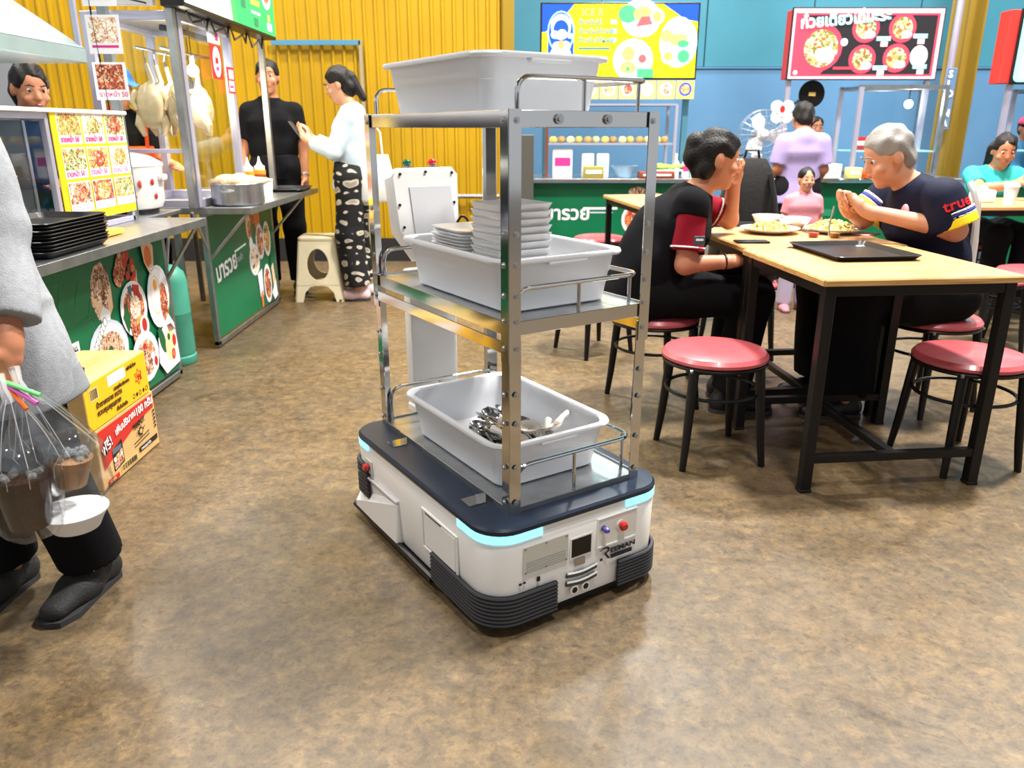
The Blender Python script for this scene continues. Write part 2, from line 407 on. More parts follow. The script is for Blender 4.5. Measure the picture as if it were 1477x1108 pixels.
# rear flank: recess with a sloped white fairing
b = B(); b.add([(U0-.006, .455, .165), (U0-.012, .765, .055), (U0-.012, .455, .04), (U0+.05, .455, .165), (U0+.05, .765, .165), (U0+.05, .455, .03), (U0-.012, .765, .035)],
               [(0, 1, 6, 2), (0, 3, 4, 1), (0, 2, 5, 3), (1, 4, 6), (2, 6, 4, 5)])
b.obj('side_fairing', WHITE, bot)
b = B(); b.box((U0-.002, .60, .172), (.012, .29, .006)); b.obj('grey_strip', mat('light_grey_plastic', (200, 198, 200), .5), bot)  # solid light grey strip above the fairing
# left side hatch
b = B(); L = U0-.0005
for c, d in (((L, .193, .226), (.006, .205, .008)), ((L, .193, .11), (.006, .205, .008)), ((L, .095, .168), (.006, .008, .118)), ((L, .291, .168), (.006, .008, .118))): b.box(c, d, .0015)
b.obj('hatch_frame', WHITE, bot)
b = B(); b.box((L, .193, .168), (.004, .178, .100), .0015); b.obj('hatch', WHITE, bot)
b = B(); b.box((L-.002, .225, .221), (.003, .09, .003)); b.obj('hatch_slot', BLACK, bot)
# left rear emergency stop
def estop(c, n, par, r=.011, m=RED, ring=None):
    n = Vector(n); c = Vector(c)
    q = B(); q.cyl(c, c+n*.006, r*1.15, n=16); o = q.obj('button_collar', ring or STEEL, par)
    q = B(); q.cyl(c+n*.006, c+n*.014, r*.6, n=14); q.cyl(c+n*.012, c+n*.018, r, r*1.05, n=16); q.cyl(c+n*.018, c+n*.024, r*1.05, r*.7, n=16); q.obj('push_button', m, par)
estop((U0+.002, .66, .212), (-1, 0, 0), bot, .012)
b = B(); b.box((U0-.001, .66, .212), (.004, .045, .045), .001); b.obj('button_recess', mat('pale_grey', (214, 212, 210), .5), bot)
# front face: vent plate, screen, usb, slots, bump sensors, recess with buttons, lettering
F = V0
b = B(); b.box((.067, F, .203), (.14, .004, .078), .001); vp = b.obj('vent_plate', mat('brushed_panel', (214, 216, 212), .35, .35), bot)
for i in range(5): q = B(); q.box((.067, F-.002, .171+i*.0065), (.122, .0016, .0022)); q.obj('vent_slat', mat('slat_grey', (176, 180, 178), .4, .5), vp)
for x in (.004, .067, .130):
    for z in (.17, .237): q = B(); q.cyl((x, F, z), (x, F-.0035, z), .0028, n=8); q.obj('screw', DULLSTEEL, vp)
b = B(); b.box((.180, F, .192), (.074, .003, .062), .001); b.obj('screen_bezel', WHITE, bot)
b = B(); b.box((.180, F-.001, .192), (.064, .004, .052), .001); b.obj('screen', mat('dark_screen', (12, 12, 14), .15), bot)
b = B(); b.box((.177, F, .147), (.034, .005, .02), .001); b.obj('port_cover', STEEL, bot)
for z in (.116, .09):
    pts = [(.135+.098*t, F+.002-.000*t, z-.006*math.sin(math.pi*t)) for t in [i/8 for i in range(9)]]
    q = B(); q.tube(pts, .007, 8); o = q.obj('speaker_slot', mat('slot_dark', (74, 70, 62), .5), bot)
    q = B(); q.tube([(x, F-.004, zz+.008) for x, y, zz in pts], .003, 6); q.obj('slot_rim', WHITE, o)
for x in (.160, .197):
    q = B(); q.cyl((x, F+.002, .068), (x, F-.004, .068), .0125, n=18); o = q.obj('sensor_ring', WHITE, bot)
    q = B(); q.cyl((x, F, .068), (x, F-.005, .068), .0085, n=16); q.obj('sensor', BLACK, o)
b = B()
for c, d in (((.30, F, .252), (.14, .008, .006)), ((.30, F, .168), (.14, .008, .006)), ((.233, F, .21), (.006, .008, .084)), ((.367, F, .21), (.006, .008, .084))): b.box(c, d, .002)
b.obj('panel_frame', WHITE, bot)
b = B(); b.box((.30, F+.001, .21), (.128, .004, .078)); b.obj('button_panel', mat('cream_panel', (228, 226, 218), .4), bot)
estop((.312, F+.002, .216), (0, -1, 0), bot, .0125, ring=WHITE)
estop((.252, F+.002, .222), (0, -1, 0), bot, .008, mat('violet_button', (92, 84, 176), .3), STEEL)
INK = mat('navy_ink', (16, 22, 44), .4)
TF = frame((.243, F-.0015, .1225), (1, 0, 0), (0, 0, 1))
text('EEMAN', .019, TF @ Matrix.Translation((.036, .018, 0)), INK, bot, sx=1.45, bold=.0006)
p = Print()
pth = [(0, .033), (.010, .0375), (.021, .0385), (.028, .036), (.030, .031), (.027, .026), (.017, .0215)]
for (x0, y0), (x1, y1), w in zip(pth, pth[1:], (.003, .0045, .006, .007, .007, .0055)): p.line(x0, y0, x1+(x1-x0)*.15, y1+(y1-y0)*.15, w, INK)
p.poly([(.013, .023), (.021, .023), (.036, .002), (.027, .004)], INK)
p.rect(0, .003, .009, .011, INK); p.rect(.037, .001, .112, .014, INK)
p.obj('logo', bot, TF @ Matrix.Translation((0, 0, .0002)))
text('SUN-ROBOT', .0105, TF @ Matrix.Translation((.041, .004, .0012)), PAPER, bot, sx=1.2)
q = B(); q.box((.045, F, .139), (.009, .003, .012)); q.obj('small_port', BLACK, bot)
q = B(); q.box((-.01, F, .141), (.008, .002, .005)); q.box((.002, F, .142), (.008, .002, .004)); q.obj('warning_mark', BLACK, bot)
# ---- chrome rack
PW, PL = .424, .77
SH = (.312, .792, 1.258)      # shelf tops
def lpost(u, v, su, sv):
    """angle-iron post, its two flanges along the shelf edges, corner at (u, v)"""
    b = B(); t = .003; w = .032; h = 1.266
    for z0, z1, o in ((.302, .752, 0), (.70, h, .004)):
        b.box((u+su*w/2-su*o, v-sv*(o), (z0+z1)/2), (w, t, z1-z0)); b.box((u-su*o, v+sv*w/2-sv*o, (z0+z1)/2), (t, w, z1-z0))
    o2 = b.obj('post', CHROME, bot, smooth=0)
    for z in (.335, .43, .545, .62, .735, .80, .86, .93, 1.0, 1.243):
        q = B()
        q.cyl((u+su*.016, v-sv*.005, z), (u+su*.016, v-sv*.0075, z), .0075, n=10); q.cyl((u+su*.016, v-sv*.0075, z), (u+su*.016, v-sv*.010, z), .004, n=8)
        q.cyl((u-su*.005, v+sv*.016, z), (u-su*.0075, v+sv*.016, z), .0075, n=10); q.cyl((u-su*.0075, v+sv*.016, z), (u-su*.010, v+sv*.016, z), .004, n=8)
        q.obj('bolt', STEEL, o2)
for u, su in ((0, 1), (PW, -1)):
    for v, sv in ((0, 1), (PL, -1)): lpost(u, v, su, sv)
for k, z in enumerate(SH):
    b = B(); h = .034 if k != 2 else .036
    b.box((PW/2, PL/2, z-.0015), (PW-.008, PL-.008, .003))
    sh = b.obj('shelf', STEEL, bot, smooth=0)
    for c, d in (((PW/2, .002, z-h/2+.006), (PW-.006, .004, h)), ((PW/2, PL-.002, z-h/2+.006), (PW-.006, .004, h)), ((.002, PL/2, z-h/2+.006), (.004, PL-.006, h)), ((PW-.002, PL/2, z-h/2+.006), (.004, PL-.006, h))):
        q = B(); q.box(c, d, .001); q.obj('edge_strip', CHROME if k else DULLSTEEL, sh, smooth=0)
    # guard rail on three sides, open towards the hatch side
    hz = z+.075 if k == 2 else (z+.08 if k == 1 else z+.112)
    pts = fillet([(.028, .012, z), (.028, .012, hz), (PW-.018, .012, hz), (PW-.018, PL-.012, hz), (.028, PL-.012, hz), (.028, PL-.012, z)], .045, 6)
    q = B(); q.tube(pts, .0058, 10); rail = q.obj('guard_rail', CHROME, sh)
    for x, y in ((.21, .012), (PW-.018, .05), (PW-.018, .385), (PW-.018, .72), (.21, PL-.012)):
        q = B(); q.cyl((x, y, z), (x, y, hz), .005, n=10); q.obj('rail_post', CHROME, rail)
for u in (.13, .27):   # round nuts on the top front strip
    q = B(); q.cyl((u, -.001, 1.246), (u, -.006, 1.246), .011, n=16); q.cyl((u, -.006, 1.246), (u, -.010, 1.246), .006, n=10); q.obj('bolt', STEEL, bot)
# middle tie bars under the second shelf on both long sides
for u in (-.003, PW+.003):
    q = B(); q.box((u, PL/2, .735), (.005, PL, .03), .001); q.obj('tie_bar', CHROME, bot, smooth=0)
for u, v in ((-.05, .115), (-.05, .58)):
    q = B(); q.box((u+.012, v, .3055), (.05, .05, .003), .001); q.box((u+.036, v, .318), (.003, .05, .025)); q.obj('hinge_plate', CHROME, bot, smooth=0)
# ---- operator terminal at the back: pillar and tilted console
b = B(); b.box((.222, .835, .545), (.175, .05, .49+.0), .008, 2); b.box((.222, .80, .315), (.185, .10, .03), .005)
b.obj('terminal_pillar', WHITE, bot)
TT = Matrix.Translation((.222, .845, .97)) @ Matrix.Rotation(R(-13), 4, 'X')
b = B()
o1 = [(-.10, .135), (.10, .135), (.118, .11), (.095, -.09), (.06, -.155), (-.06, -.155), (-.118, -.06), (-.118, .11)]
b.loft([[(x*.97, -.032, z*.97) for x, z in o1], [(x, -.026, z) for x, z in o1], [(x, .03, z) for x, z in o1], [(x*.92, .042, z*.92) for x, z in o1]], T=TT)
con = b.obj('console', WHITE, bot)
b = B(); b.box((.01, -.0325, -.0), (.15, .004, .15), .001, T=TT); b.obj('console_panel', mat('console_grey', (216, 216, 220), .5), con)
for x, z in ((-.09, .115), (0, .12), (.095, .115), (.09, .02), (-.105, .02), (-.1, -.05)):
    q = B(); q.cyl((x, -.031, z), (x, -.035, z), .0045, n=10, T=TT); q.obj('screw', BLACK, con)
for x, m in ((-.045, GREENB), (.045, RED)):
    q = B(); q.cyl((x, 0, .133), (x, 0, .146), .013, n=16, T=TT); q.obj('button_collar', STEEL, con)
    q = B(); q.lathe([(.008, .146), (.014, .151), (.015, .158), (.010, .165), (0, .167)], 16, T=TT, c=(x, 0, 0)); q.obj('push_button', m, con)
q = B(); q.box((-.055, -.034, -.085), (.012, .003, .007), T=TT); q.box((-.038, -.034, -.085), (.008, .003, .007), T=TT); q.obj('port', BLACK, con)
q = B(); q.tube(fillet([(.29, .80, .90), (.33, .80, .96), (.36, .80, .93), (.35, .79, .6)], .04), .004, 8); q.obj('cable', BLACK, bot)

# ------------------------------------------------------------------ grey tubs on the shelves
def tub_mesh(label, z, u, v, inner_extra=None):
    t = thing('bus_tub', label, 'tub', tuple(RT @ Vector((u, v, z))), R(33.0), 'grey bus tubs on the robot shelves')
    w, l, h, th = .40, .575, .135, .004
    def ring(o, z, r): return [(x, y, z) for x, y in rrect(-w/2+o, -l/2+o, w/2-o, l/2-o, r, 6)]
    b = B()
    b.loft([ring(.042, 0, .04), ring(.037, .004, .045), ring(.026, .075, .05), ring(.024, .077, .05), ring(.018, h-.012, .05), ring(.002, h-.012, .06), ring(0, h-.006, .06), ring(.002, h, .06), ring(.016, h, .05), ring(.022, h-.006, .05), ring(.030, .072, .045), ring(.042, .008, .04)])
    b.obj('tub_shell', TUBM, t, smooth=40)
    for sy in (-1, 1):
        q = B(); q.box((0, sy*(l/2-.010), h-.016), (.12, .018, .012), .005, 2); q.obj('grip', TUBM, t)
    return t
ty = PL/2+.005
for z, lb, du, dv in ((SH[0], 'grey plastic tub full of used cutlery on the lowest robot shelf', .0, .015), (SH[1], 'grey plastic tub holding stacked plates and bowls on the middle shelf', .005, .0), (SH[2], 'empty-looking grey plastic tub on the top robot shelf', 0, .075)):
    tub_mesh(lb, z+.002, .212+du, .35+dv-.0)
# ------------------------------------------------------------------ dining tables
TABLE_Z = .765
def dining_table(label, x, y, rz, w=.70, l=.68, grp='wood-topped dining tables'):
    t = thing('dining_table', label, 'table', (x, y, 0), rz, grp)
    b = B(); b.box((w/2, l/2, TABLE_Z-.012), (w, l, .024), .003, mi=0)
    b.obj('table_top', WOOD, t)
    for c, d in (((w/2, -.001, TABLE_Z-.013), (w-.004, .004, .018)), ((-.001, l/2, TABLE_Z-.013), (.004, l-.004, .018)), ((w/2, l+.001, TABLE_Z-.013), (w-.004, .004, .018)), ((w+.001, l/2, TABLE_Z-.013), (.004, l-.004, .018))):
        q = B(); q.box(c, d, .001); q.obj('edge_band', WOODEDGE, t)
    i = .035
    for x0 in (i, w-i):
        for y0 in (i, l-i):
            q = B(); q.box((x0, y0, .37), (.038, .038, .738), .002); lg = q.obj('leg', BLACKM, t)
            q = B(); q.box((x0, y0, .006), (.042, .042, .012), .002); q.obj('foot_cap', BLACK, lg)
    for x0, y0, dx, dy in ((w/2, i, w-2*i, .03), (w/2, l-i, w-2*i, .03), (i, l/2, .03, l-2*i), (w-i, l/2, .03, l-2*i)):
        q = B(); q.box((x0, y0, TABLE_Z-.043), (dx, dy, .036), .002); q.obj('apron', BLACKM, t)
    for y0 in (i, l-i): q = B(); q.box((w/2, y0, .125), (w-2*i, .03, .03), .002); q.obj('stretcher', BLACKM, t)
    q = B(); q.box((w*.5, l/2, .126), (.03, l-2*i, .03), .002); q.obj('stretcher', BLACKM, t)
    return t
dining_table('light wood dining table with black tray and legs, beside the robot', 1.005, 2.47, R(6))
dining_table('light wood dining table carrying the plates of noodles between two seated diners', .955, 3.185, R(6))
dining_table('light wood table standing in front of the green counter by the blue and yellow menu', .80, 4.98, R(8), .7, .9)
dining_table('light wood table where the person in teal sits', 2.86, 4.93, R(2), .9, .66)

# ------------------------------------------------------------------ round stools
def stool_proto():
    t = thing('round_stool', 'round stool with red padded seat and splayed black legs', 'stool', (0, 0, 0), 0, 'red-topped round stools')
    b = B(); b.lathe([(.001, .438), (.10, .438), (.16, .435), (.188, .428), (.2, .414), (.2, .404), (.192, .398), (.001, .398)], 36)
    b.obj('seat_cushion', VINYLRED, t)
    b = B(); b.lathe([(.001, .396), (.196, .396), (.199, .391), (.196, .384), (.001, .384)], 36); b.obj('seat_rim', BLACKM, t)
    for k in range(4):
        a = R(45+90*k); c, s = math.cos(a), math.sin(a)
        q = B(); q.tube([(c*r, s*r, z) for r, z in ((.178, .392), (.182, .36), (.19, .28), (.206, .12), (.222, .0))], [.0185, .0185, .018, .0155, .0125], 10)
        lg = q.obj('leg', BLACKM, t)
        q = B(); q.cyl((c*.2, s*.2, .383), (c*.204, s*.204, .392), .006, n=8); q.obj('screw', DULLSTEEL, lg)
    q = B(); q.tube([(.176*math.cos(2*math.pi*i/36), .176*math.sin(2*math.pi*i/36), .275) for i in range(36)], .007, 8, closed=True); q.obj('foot_ring', BLACKM, t)
    index_kids(t); return t
sp = stool_proto()
ST = [(.775, 2.855, 8, 'empty red-topped round stool standing between the robot and the table with the tray'),
      (1.72, 2.80, 10, 'empty red-topped round stool tucked against the table leg, below the tray table'),
      (1.90, 3.42, 20, 'red-topped round stool the grey-haired man in the jersey sits on'),
      (.655, 3.47, 15, 'red-topped round stool under the woman in the black waistcoat'),
      (.47, 4.36, 30, 'empty red-topped round stool behind the robot, casting a round shadow'),
      (.68, 6.1, 0, 'red-topped round stool close to the green counter beneath the blue and yellow menu'),
      (3.12, 4.62, 40, 'red-topped round stool in front of the table where the person in teal sits'),
      (2.74, 4.42, 12, 'red-topped round stool between the jersey man and the teal person\'s table'),
      (3.45, 5.80, 12, 'red-topped round stool the person in teal sits on')]
for i, (x, y, a, lb) in enumerate(ST):
    o = sp if i == 0 else copy_tree(sp, loc=(x, y, 0), rz=R(a), label=lb)
    o.location = (x, y, 0); o.rotation_euler = (0, 0, R(a)); o['label'] = lb

# ------------------------------------------------------------------ things on the two near tables
TZ = TABLE_Z+.0006
def tray(name, label, x, y, z, rz, w, l, m=None, grp=None, h=.02):
    t = thing(name, label, 'tray', (x, y, z), rz, grp); b = B()
    ring = lambda o, z, r: [(px, py, z) for px, py in rrect(-w/2+o, -l/2+o, w/2-o, l/2-o, r, 4)]
    b.loft([ring(.02, 0, .02), ring(.004, h-.004, .025), ring(0, h-.002, .03), ring(.002, h, .03), ring(.008, h, .028), ring(.022, .003, .02)])
    b.obj('tray_shell', m or mat('black_tray', (24, 24, 26), .35), t); return t
tr = tray('serving_tray', 'empty black serving tray lying on the near table', 1.32, 3.05-.02, TZ, R(6), .34, .42)
q = B(); q.box((.12, .15, .0045), (.03, .02, .003)); q.obj('tray_label', PAPER, tr)
NOOD = food('fried_noodles', [(226, 200, 96), (240, 224, 150), (200, 160, 60), (214, 190, 110), (120, 130, 60)], 90)
def plate(label, x, y, z, r=.12, fill=None):
    t = thing('dinner_plate', label, 'plate', (x, y, z)); b = B()
    b.lathe([(.001, 0), (r*.5, 0), (r*.62, .004), (r*.98, .022), (r, .0245), (r*.97, .0245), (r*.6, .009), (.001, .007)], 28)
    b.obj('plate_body', PORC, t)
    return t
def heap(label, cat, name, x, y, z, rx, ry, h, m, n=70, seed=1):
    """a heap of noodle strands: many short bent tubes over a mound"""
    g = random.Random(seed); b = B()
    b.sphere((0, 0, 0), (rx*.9, ry*.9, h*.85), 16, 8)
    for i in range(n):
        a = g.uniform(0, 6.28); q = math.sqrt(g.random()); px, py = rx*q*math.cos(a), ry*q*math.sin(a)
        hz = h*max(0, 1-q*q)**.5; d = g.uniform(0, 6.28); L = g.uniform(.012, .03)
        b.tube([(px-math.cos(d)*L, py-math.sin(d)*L, max(.004, hz-.006)), (px, py, hz+.006), (px+math.cos(d)*L, py+math.sin(d)*L, max(.004, hz-.006))], .0035, 5)
    # cut the lower half
    b.v = [(vx, vy, max(vz, 0)) for vx, vy, vz in b.v]
    o = b.obj(name, m); o.location = (x, y, z); return tag(o, label, cat)
plate('white plate of noodles beside the waistcoat woman, chilli cups on its table', 1.20, 3.66, TZ, .135)
heap('heap of fried noodles on the plate in front of the waistcoat woman', 'noodles', 'fried_noodles', 1.20, 3.66, TZ+.0095, .09, .08, .035, NOOD, 70, 2)
plate('white plate of noodles under the hands of the jersey man', 1.50, 3.66, TZ, .135)
heap('heap of fried noodles the jersey man is eating', 'noodles', 'fried_noodles', 1.49, 3.66, TZ+.0095, .09, .08, .045, NOOD, 80, 3)
def bowl_mesh(t, r, h, m=PORC):
    b = B(); b.lathe([(.001, 0), (r*.45, 0), (r*.5, .004), (r*.8, h*.5), (r, h), (r*.965, h), (r*.76, h*.5), (r*.45, .008), (.001, .008)], 28); return b.obj('bowl_body', m, t)
t = thing('soup_bowl', 'small white bowl tilted on the rim of the waistcoat woman\'s plate', 'bowl', (1.25, 3.86, TZ)); bowl_mesh(t, .075, .06)
q = B(); q.lathe([(.001, .04), (.06, .04)], 20); q.obj('soup', mat('broth', (190, 170, 120), .2), t)
t = thing('soup_bowl', 'white bowl standing between the two noodle plates', 'bowl', (1.355, 3.79, TZ)); bowl_mesh(t, .078, .055)
q = B(); q.lathe([(.001, .04), (.06, .04)], 20); q.obj('soup', mat('broth', (190, 170, 120), .2), t)
for x, y, m, lb in ((1.345, 3.50, mat('red_sauce', (190, 50, 20), .2), 'little clear cup of red chilli sauce on the table'), (1.435, 3.49, mat('amber_sauce', (176, 110, 30), .2), 'little clear cup of amber dipping sauce on the table')):
    t = thing('sauce_cup', lb, 'cup', (x, y, TZ)); b = B(); b.lathe([(.001, 0), (.02, 0), (.027, .028), (.0255, .028), (.019, .002), (.001, .002)], 18); b.obj('cup_wall', GLASS, t)
    b = B(); b.lathe([(.001, .002), (.0188, .002), (.023, .02), (.001, .02)], 18); b.obj('sauce', m, t)
t = thing('drinking_glass', 'small clear glass near the table corner by the waistcoat woman', 'glass', (1.03, 3.74, TZ)); b = B(); b.lathe([(.001, 0), (.024, 0), (.03, .07), (.0285, .07), (.0225, .004), (.001, .004)], 18); b.obj('glass_wall', GLASS, t)
b = B(); b.box((0, 0, .012), (.10, .08, .006), .002); o = b.obj('tissue', mat('pink_tissue', (238, 190, 196), .8), loc=(1.615, 3.58, TZ-.008), rz=.5); tag(o, 'folded pink tissue on the table beside the jersey man\'s arm', 'tissue')
t = thing('smartphone', 'black phone lying under the rim of the waistcoat woman\'s table', 'phone', (.99, 3.33, TZ)); b = B(); b.box((.03, 0, .004), (.14, .07, .008), .003, 2); b.obj('phone_body', BLACK, t)
# ------------------------------------------------------------------ black backpack on the stool behind
t = thing('backpack', 'tall black backpack standing on a stool behind the dining table', 'backpack', (1.27, 4.28, .4386), R(-8))
b = B()
prof = [(0, .17, .10), (.04, .185, .115), (.25, .175, .11), (.45, .14, .09), (.58, .105, .07), (.64, .07, .045)]
b.loft([[(px*w, py*d, z) for px, py in rrect(-1, -1, 1, 1, .45, 5)] for z, w, d in prof]); b.obj('pack_body', mat('black_nylon', (20, 20, 22), .6, bump=.3, bscale=60), t)
b = B(); b.loft([[(px*w, -.10+py*d, z) for px, py in rrect(-1, -1, 1, 1, .4, 4)] for z, w, d in ((.05, .13, .03), (.1, .14, .04), (.28, .13, .035), (.32, .10, .02))]); b.obj('front_pocket', mat('dark_grey_nylon', (36, 36, 40), .6), t)
for s in (-1, 1): q = B(); q.tube([(s*.09, -.085, .56), (s*.11, -.13, .42), (s*.12, -.125, .3), (s*.13, -.11, .1)], .012, 6); q.obj('strap', BLACK, t)
q = B(); q.tube([(-.04, 0, .63), (-.03, 0, .68), (.03, 0, .68), (.04, 0, .63)], .008, 6); q.obj('grab_handle', BLACK, t)
copy_tree(sp, loc=(1.27, 4.28, 0), rz=R(5), label='red-topped round stool carrying the black backpack')

# ------------------------------------------------------------------ things in the robot's tubs
def rpos(u, v, z): return tuple(RT @ Vector((u, v, z)))
tz1 = SH[1]+.002+.009
ORD = ['lowest', 'second', 'third', 'fourth', 'fifth', 'sixth', 'seventh', 'eighth', 'ninth', 'tenth', 'eleventh', 'twelfth', 'thirteenth', 'fourteenth', 'fifteenth', 'sixteenth', 'seventeenth']
# stack of square bowls in the middle tub: walls flare, each sits inside the next
def sqbowl_mesh():
    b = B()
    ring = lambda w, z, r: [(x, y, z+ (.006*((abs(x)*abs(y))/(w*w)) if z > .03 else 0)) for x, y in rrect(-w, -w, w, w, r, 4)]
    b.loft([ring(.05, 0, .015), ring(.057, .004, .016), ring(.079, .052, .018), ring(.081, .056, .018), ring(.0775, .056, .018), ring(.055, .008, .015)])
    return b
proto = None
for i in range(11):
    z = tz1+i*.0185
    lb = ('top square white bowl of the stack in the middle tub' if i == 10 else 'square white bowl, '+(ORD[i] if i == 0 else ORD[i]+' from the bottom')+' of the stack in the middle tub')
    if proto is None: proto = o = sqbowl_mesh().obj('square_bowl', PORC)
    else: o = proto.copy(); COL.objects.link(o)
    o.location = rpos(.150, .225, z); o.rotation_euler = (0, 0, R(33+(i % 3-1)*1.5))
    tag(o, lb, 'bowl', 'square bowls stacked in the middle tub')
def plate2():
    b = B(); ring = lambda w, l, z, r: [(x, y, z) for x, y in rrect(-w, -l, w, l, r, 6)]
    b.loft([ring(.06, .075, 0, .03), ring(.068, .083, .003, .035), ring(.088, .105, .016, .045), ring(.09, .107, .019, .045), ring(.086, .103, .019, .045), ring(.065, .08, .006, .033)])
    return b
proto = None
for i in range(17):
    z = tz1+i*.0088+.001
    lb = ('uppermost oval white plate of the pile in the middle tub' if i == 16 else 'oval white plate, '+(ORD[i] if i == 0 else ORD[i]+' from the bottom')+' of the pile in the middle tub')
    if proto is None: proto = o = plate2().obj('oval_plate', PORC)
    else: o = proto.copy(); COL.objects.link(o)
    g = random.Random(i); o.location = rpos(.168+g.uniform(-.003, .003), .455+g.uniform(-.003, .003), z); o.rotation_euler = (0, 0, R(33+g.uniform(-4, 4)))
    tag(o, lb, 'plate', 'oval plates piled in the middle tub')
# used cutlery in the lowest tub: spoons and forks lying criss-cross
def spoon(L=.19, fork=False):
    b = B(); n = 6
    b.tube([(x, 0, .004+.006*math.sin(x/L*3.1)) for x in [i*L*.72/n for i in range(n+1)]], [.0035, .003, .0025, .0025, .003, .004, .005], 6)
    if fork:
        b.box((L*.77, 0, .007), (.03, .022, .003), .001)
        for k in range(4): b.box((L*.77+.032, -.0085+k*.0057, .008), (.036, .003, .002))
    else:
        vs = []; fs = []; m = 12
        for j, (rr, zz) in enumerate(((1, .008), (.8, .002), (.45, -.003), (.02, -.005))):
            vs += [(L*.72+.028+.03*rr*math.cos(2*math.pi*i/m), .02*rr*math.sin(2*math.pi*i/m), .006+zz) for i in range(m)]
        for j in range(3):
            for i in range(m): fs.append((j*m+i, j*m+(i+1) % m, j*m+m+(i+1) % m, j*m+m+i))
        b.add(vs, fs)
    return b
tz0 = SH[0]+.002+.0095
sm, fm = None, None
g = random.Random(11)
for i in range(60):
    fork = i % 3 == 0; src = fm if fork else sm
    if src is None:
        o = spoon(fork=fork).obj('dinner_fork' if fork else 'table_spoon', mat('used_steel', (150, 150, 150), .22, 1, var=.3, vscale=30))
        if fork: fm = o
        else: sm = o
    else: o = src.copy(); COL.objects.link(o)
    a = R(g.choice([60, 75, 90, 100, 120, 240, 260, 280])+g.uniform(-15, 15)); u, v = .20+g.uniform(-.07, .07), .31+g.uniform(-.11, .13)
    L = .1
    o.location = rpos(u-math.cos(a)*L, v-math.sin(a)*L, tz0+.004+i*.0009); o.rotation_euler = (R(g.uniform(-20, 20)), R(g.uniform(-5, 5)), a+R(33))
    tag(o, 'used steel fork lying in the cutlery heap of the lowest tub' if fork else 'used steel spoon lying in the cutlery heap of the lowest tub', 'fork' if fork else 'spoon', 'used forks in the lowest tub' if fork else 'used spoons in the lowest tub')
for i, (u, v, a) in enumerate(((.185, .24, 1.9), (.255, .20, .8), (.30, .235, .3), (.235, .26, 2.4))):
    b = B(); vs = []; fs = []; m = 14
    for rr, zz in ((1, .012), (.95, .006), (.6, 0), (.1, -.002), (.1, .001), (.58, .003), (.9, .009), (.97, .0135)):
        vs += [(.038*rr*math.cos(2*math.pi*k/m), .026*rr*math.sin(2*math.pi*k/m), zz) for k in range(m)]
    for j in range(7):
        for k in range(m): fs.append((j*m+k, j*m+(k+1) % m, j*m+m+(k+1) % m, j*m+m+k))
    b.add(vs, fs); t = thing('soup_spoon', ['short white soup spoon with red sauce on the cutlery heap', 'short white soup spoon leaning on the cutlery heap', 'short white soup spoon at the edge of the cutlery heap', 'short white soup spoon half hidden in the cutlery heap'][i], 'spoon', rpos(u, v, tz0+.052+.008*i), R(33)+a)
    rx = R(-22)
    o = b.obj('spoon_bowl', mat('melamine', (232, 222, 210), .35), t); o.rotation_euler = (rx, 0, 0)
    q = B(); q.tube([(.03, 0, .01), (.06, 0, .022), (.09, 0, .026)], [.012, .009, .011], 8); o = q.obj('spoon_handle', mat('melamine', (232, 222, 210), .35), t); o.rotation_euler = (rx, 0, 0)
    if i == 0: q = B(); q.sphere((.0, 0, .006), (.02, .012, .004), 10, 6); o = q.obj('sauce_stain', mat('sauce_stain', (170, 80, 40), .3), t); o.rotation_euler = (rx, 0, 0)
# ------------------------------------------------------------------ left side: two food stalls along x = -1.7
TP = lambda x, y0, z0: frame((x, y0, z0), (0, 1, 0), (0, 0, 1))   # sheet facing +x
FD = [food('print_noodles', [(236, 190, 110), (214, 150, 70), (250, 226, 170), (170, 90, 40), (90, 120, 50)], 110),
      food('print_salad', [(96, 140, 50), (226, 214, 130), (200, 90, 50), (244, 236, 210), (60, 90, 40)], 110),
      food('print_meat', [(150, 60, 40), (204, 110, 70), (110, 40, 30), (236, 190, 150), (176, 80, 60)], 100),
      food('print_rice', [(246, 240, 226), (236, 220, 190), (224, 170, 110), (250, 248, 240), (200, 120, 70)], 110),
      food('print_soup', [(226, 190, 160), (200, 150, 120), (246, 226, 206), (120, 70, 50), (160, 110, 84)], 90)]
PWHITE = mat('print_white', (238, 238, 242), .45); PGREY = mat('print_grey', (200, 206, 220), .45)
PGREEN = mat('print_leaf', (24, 92, 50), .45); PRED = mat('print_red', (186, 40, 36), .45); PORANGE = mat('print_orange', (226, 120, 66), .45)
PYOLK = mat('print_yolk', (240, 170, 60), .45); PBEIGE = mat('print_beige', (236, 200, 164), .45); PBROWN = mat('print_brown', (110, 60, 40), .45)
PTRACE = mat('print_trace', (40, 132, 92), .45); PBLACK = mat('print_black', (20, 18, 18), .45); PYEL = mat('print_yellow', (250, 222, 20), .45)
PPINK = mat('print_pink', (214, 50, 130), .45)
def dish(p, x, y, r, ry=None, f=0, k=0):
    p.disc(x, y, r, PWHITE, ry); p.ring(x, y, r*.96, r*.04, PGREY, (ry or r)*.96); p.disc(x, y, r*.78, FD[f], (ry or r)*.78)
    g = random.Random(int(x*1000+y*77)); q = ry or r
    for i in range(k):
        a = g.uniform(0, 6.28); p.disc(x+r*.5*math.cos(a), y+q*.5*math.sin(a), r*.16, g.choice([PRED, PYOLK, PGREEN, PORANGE, PWHITE]), q*.14)
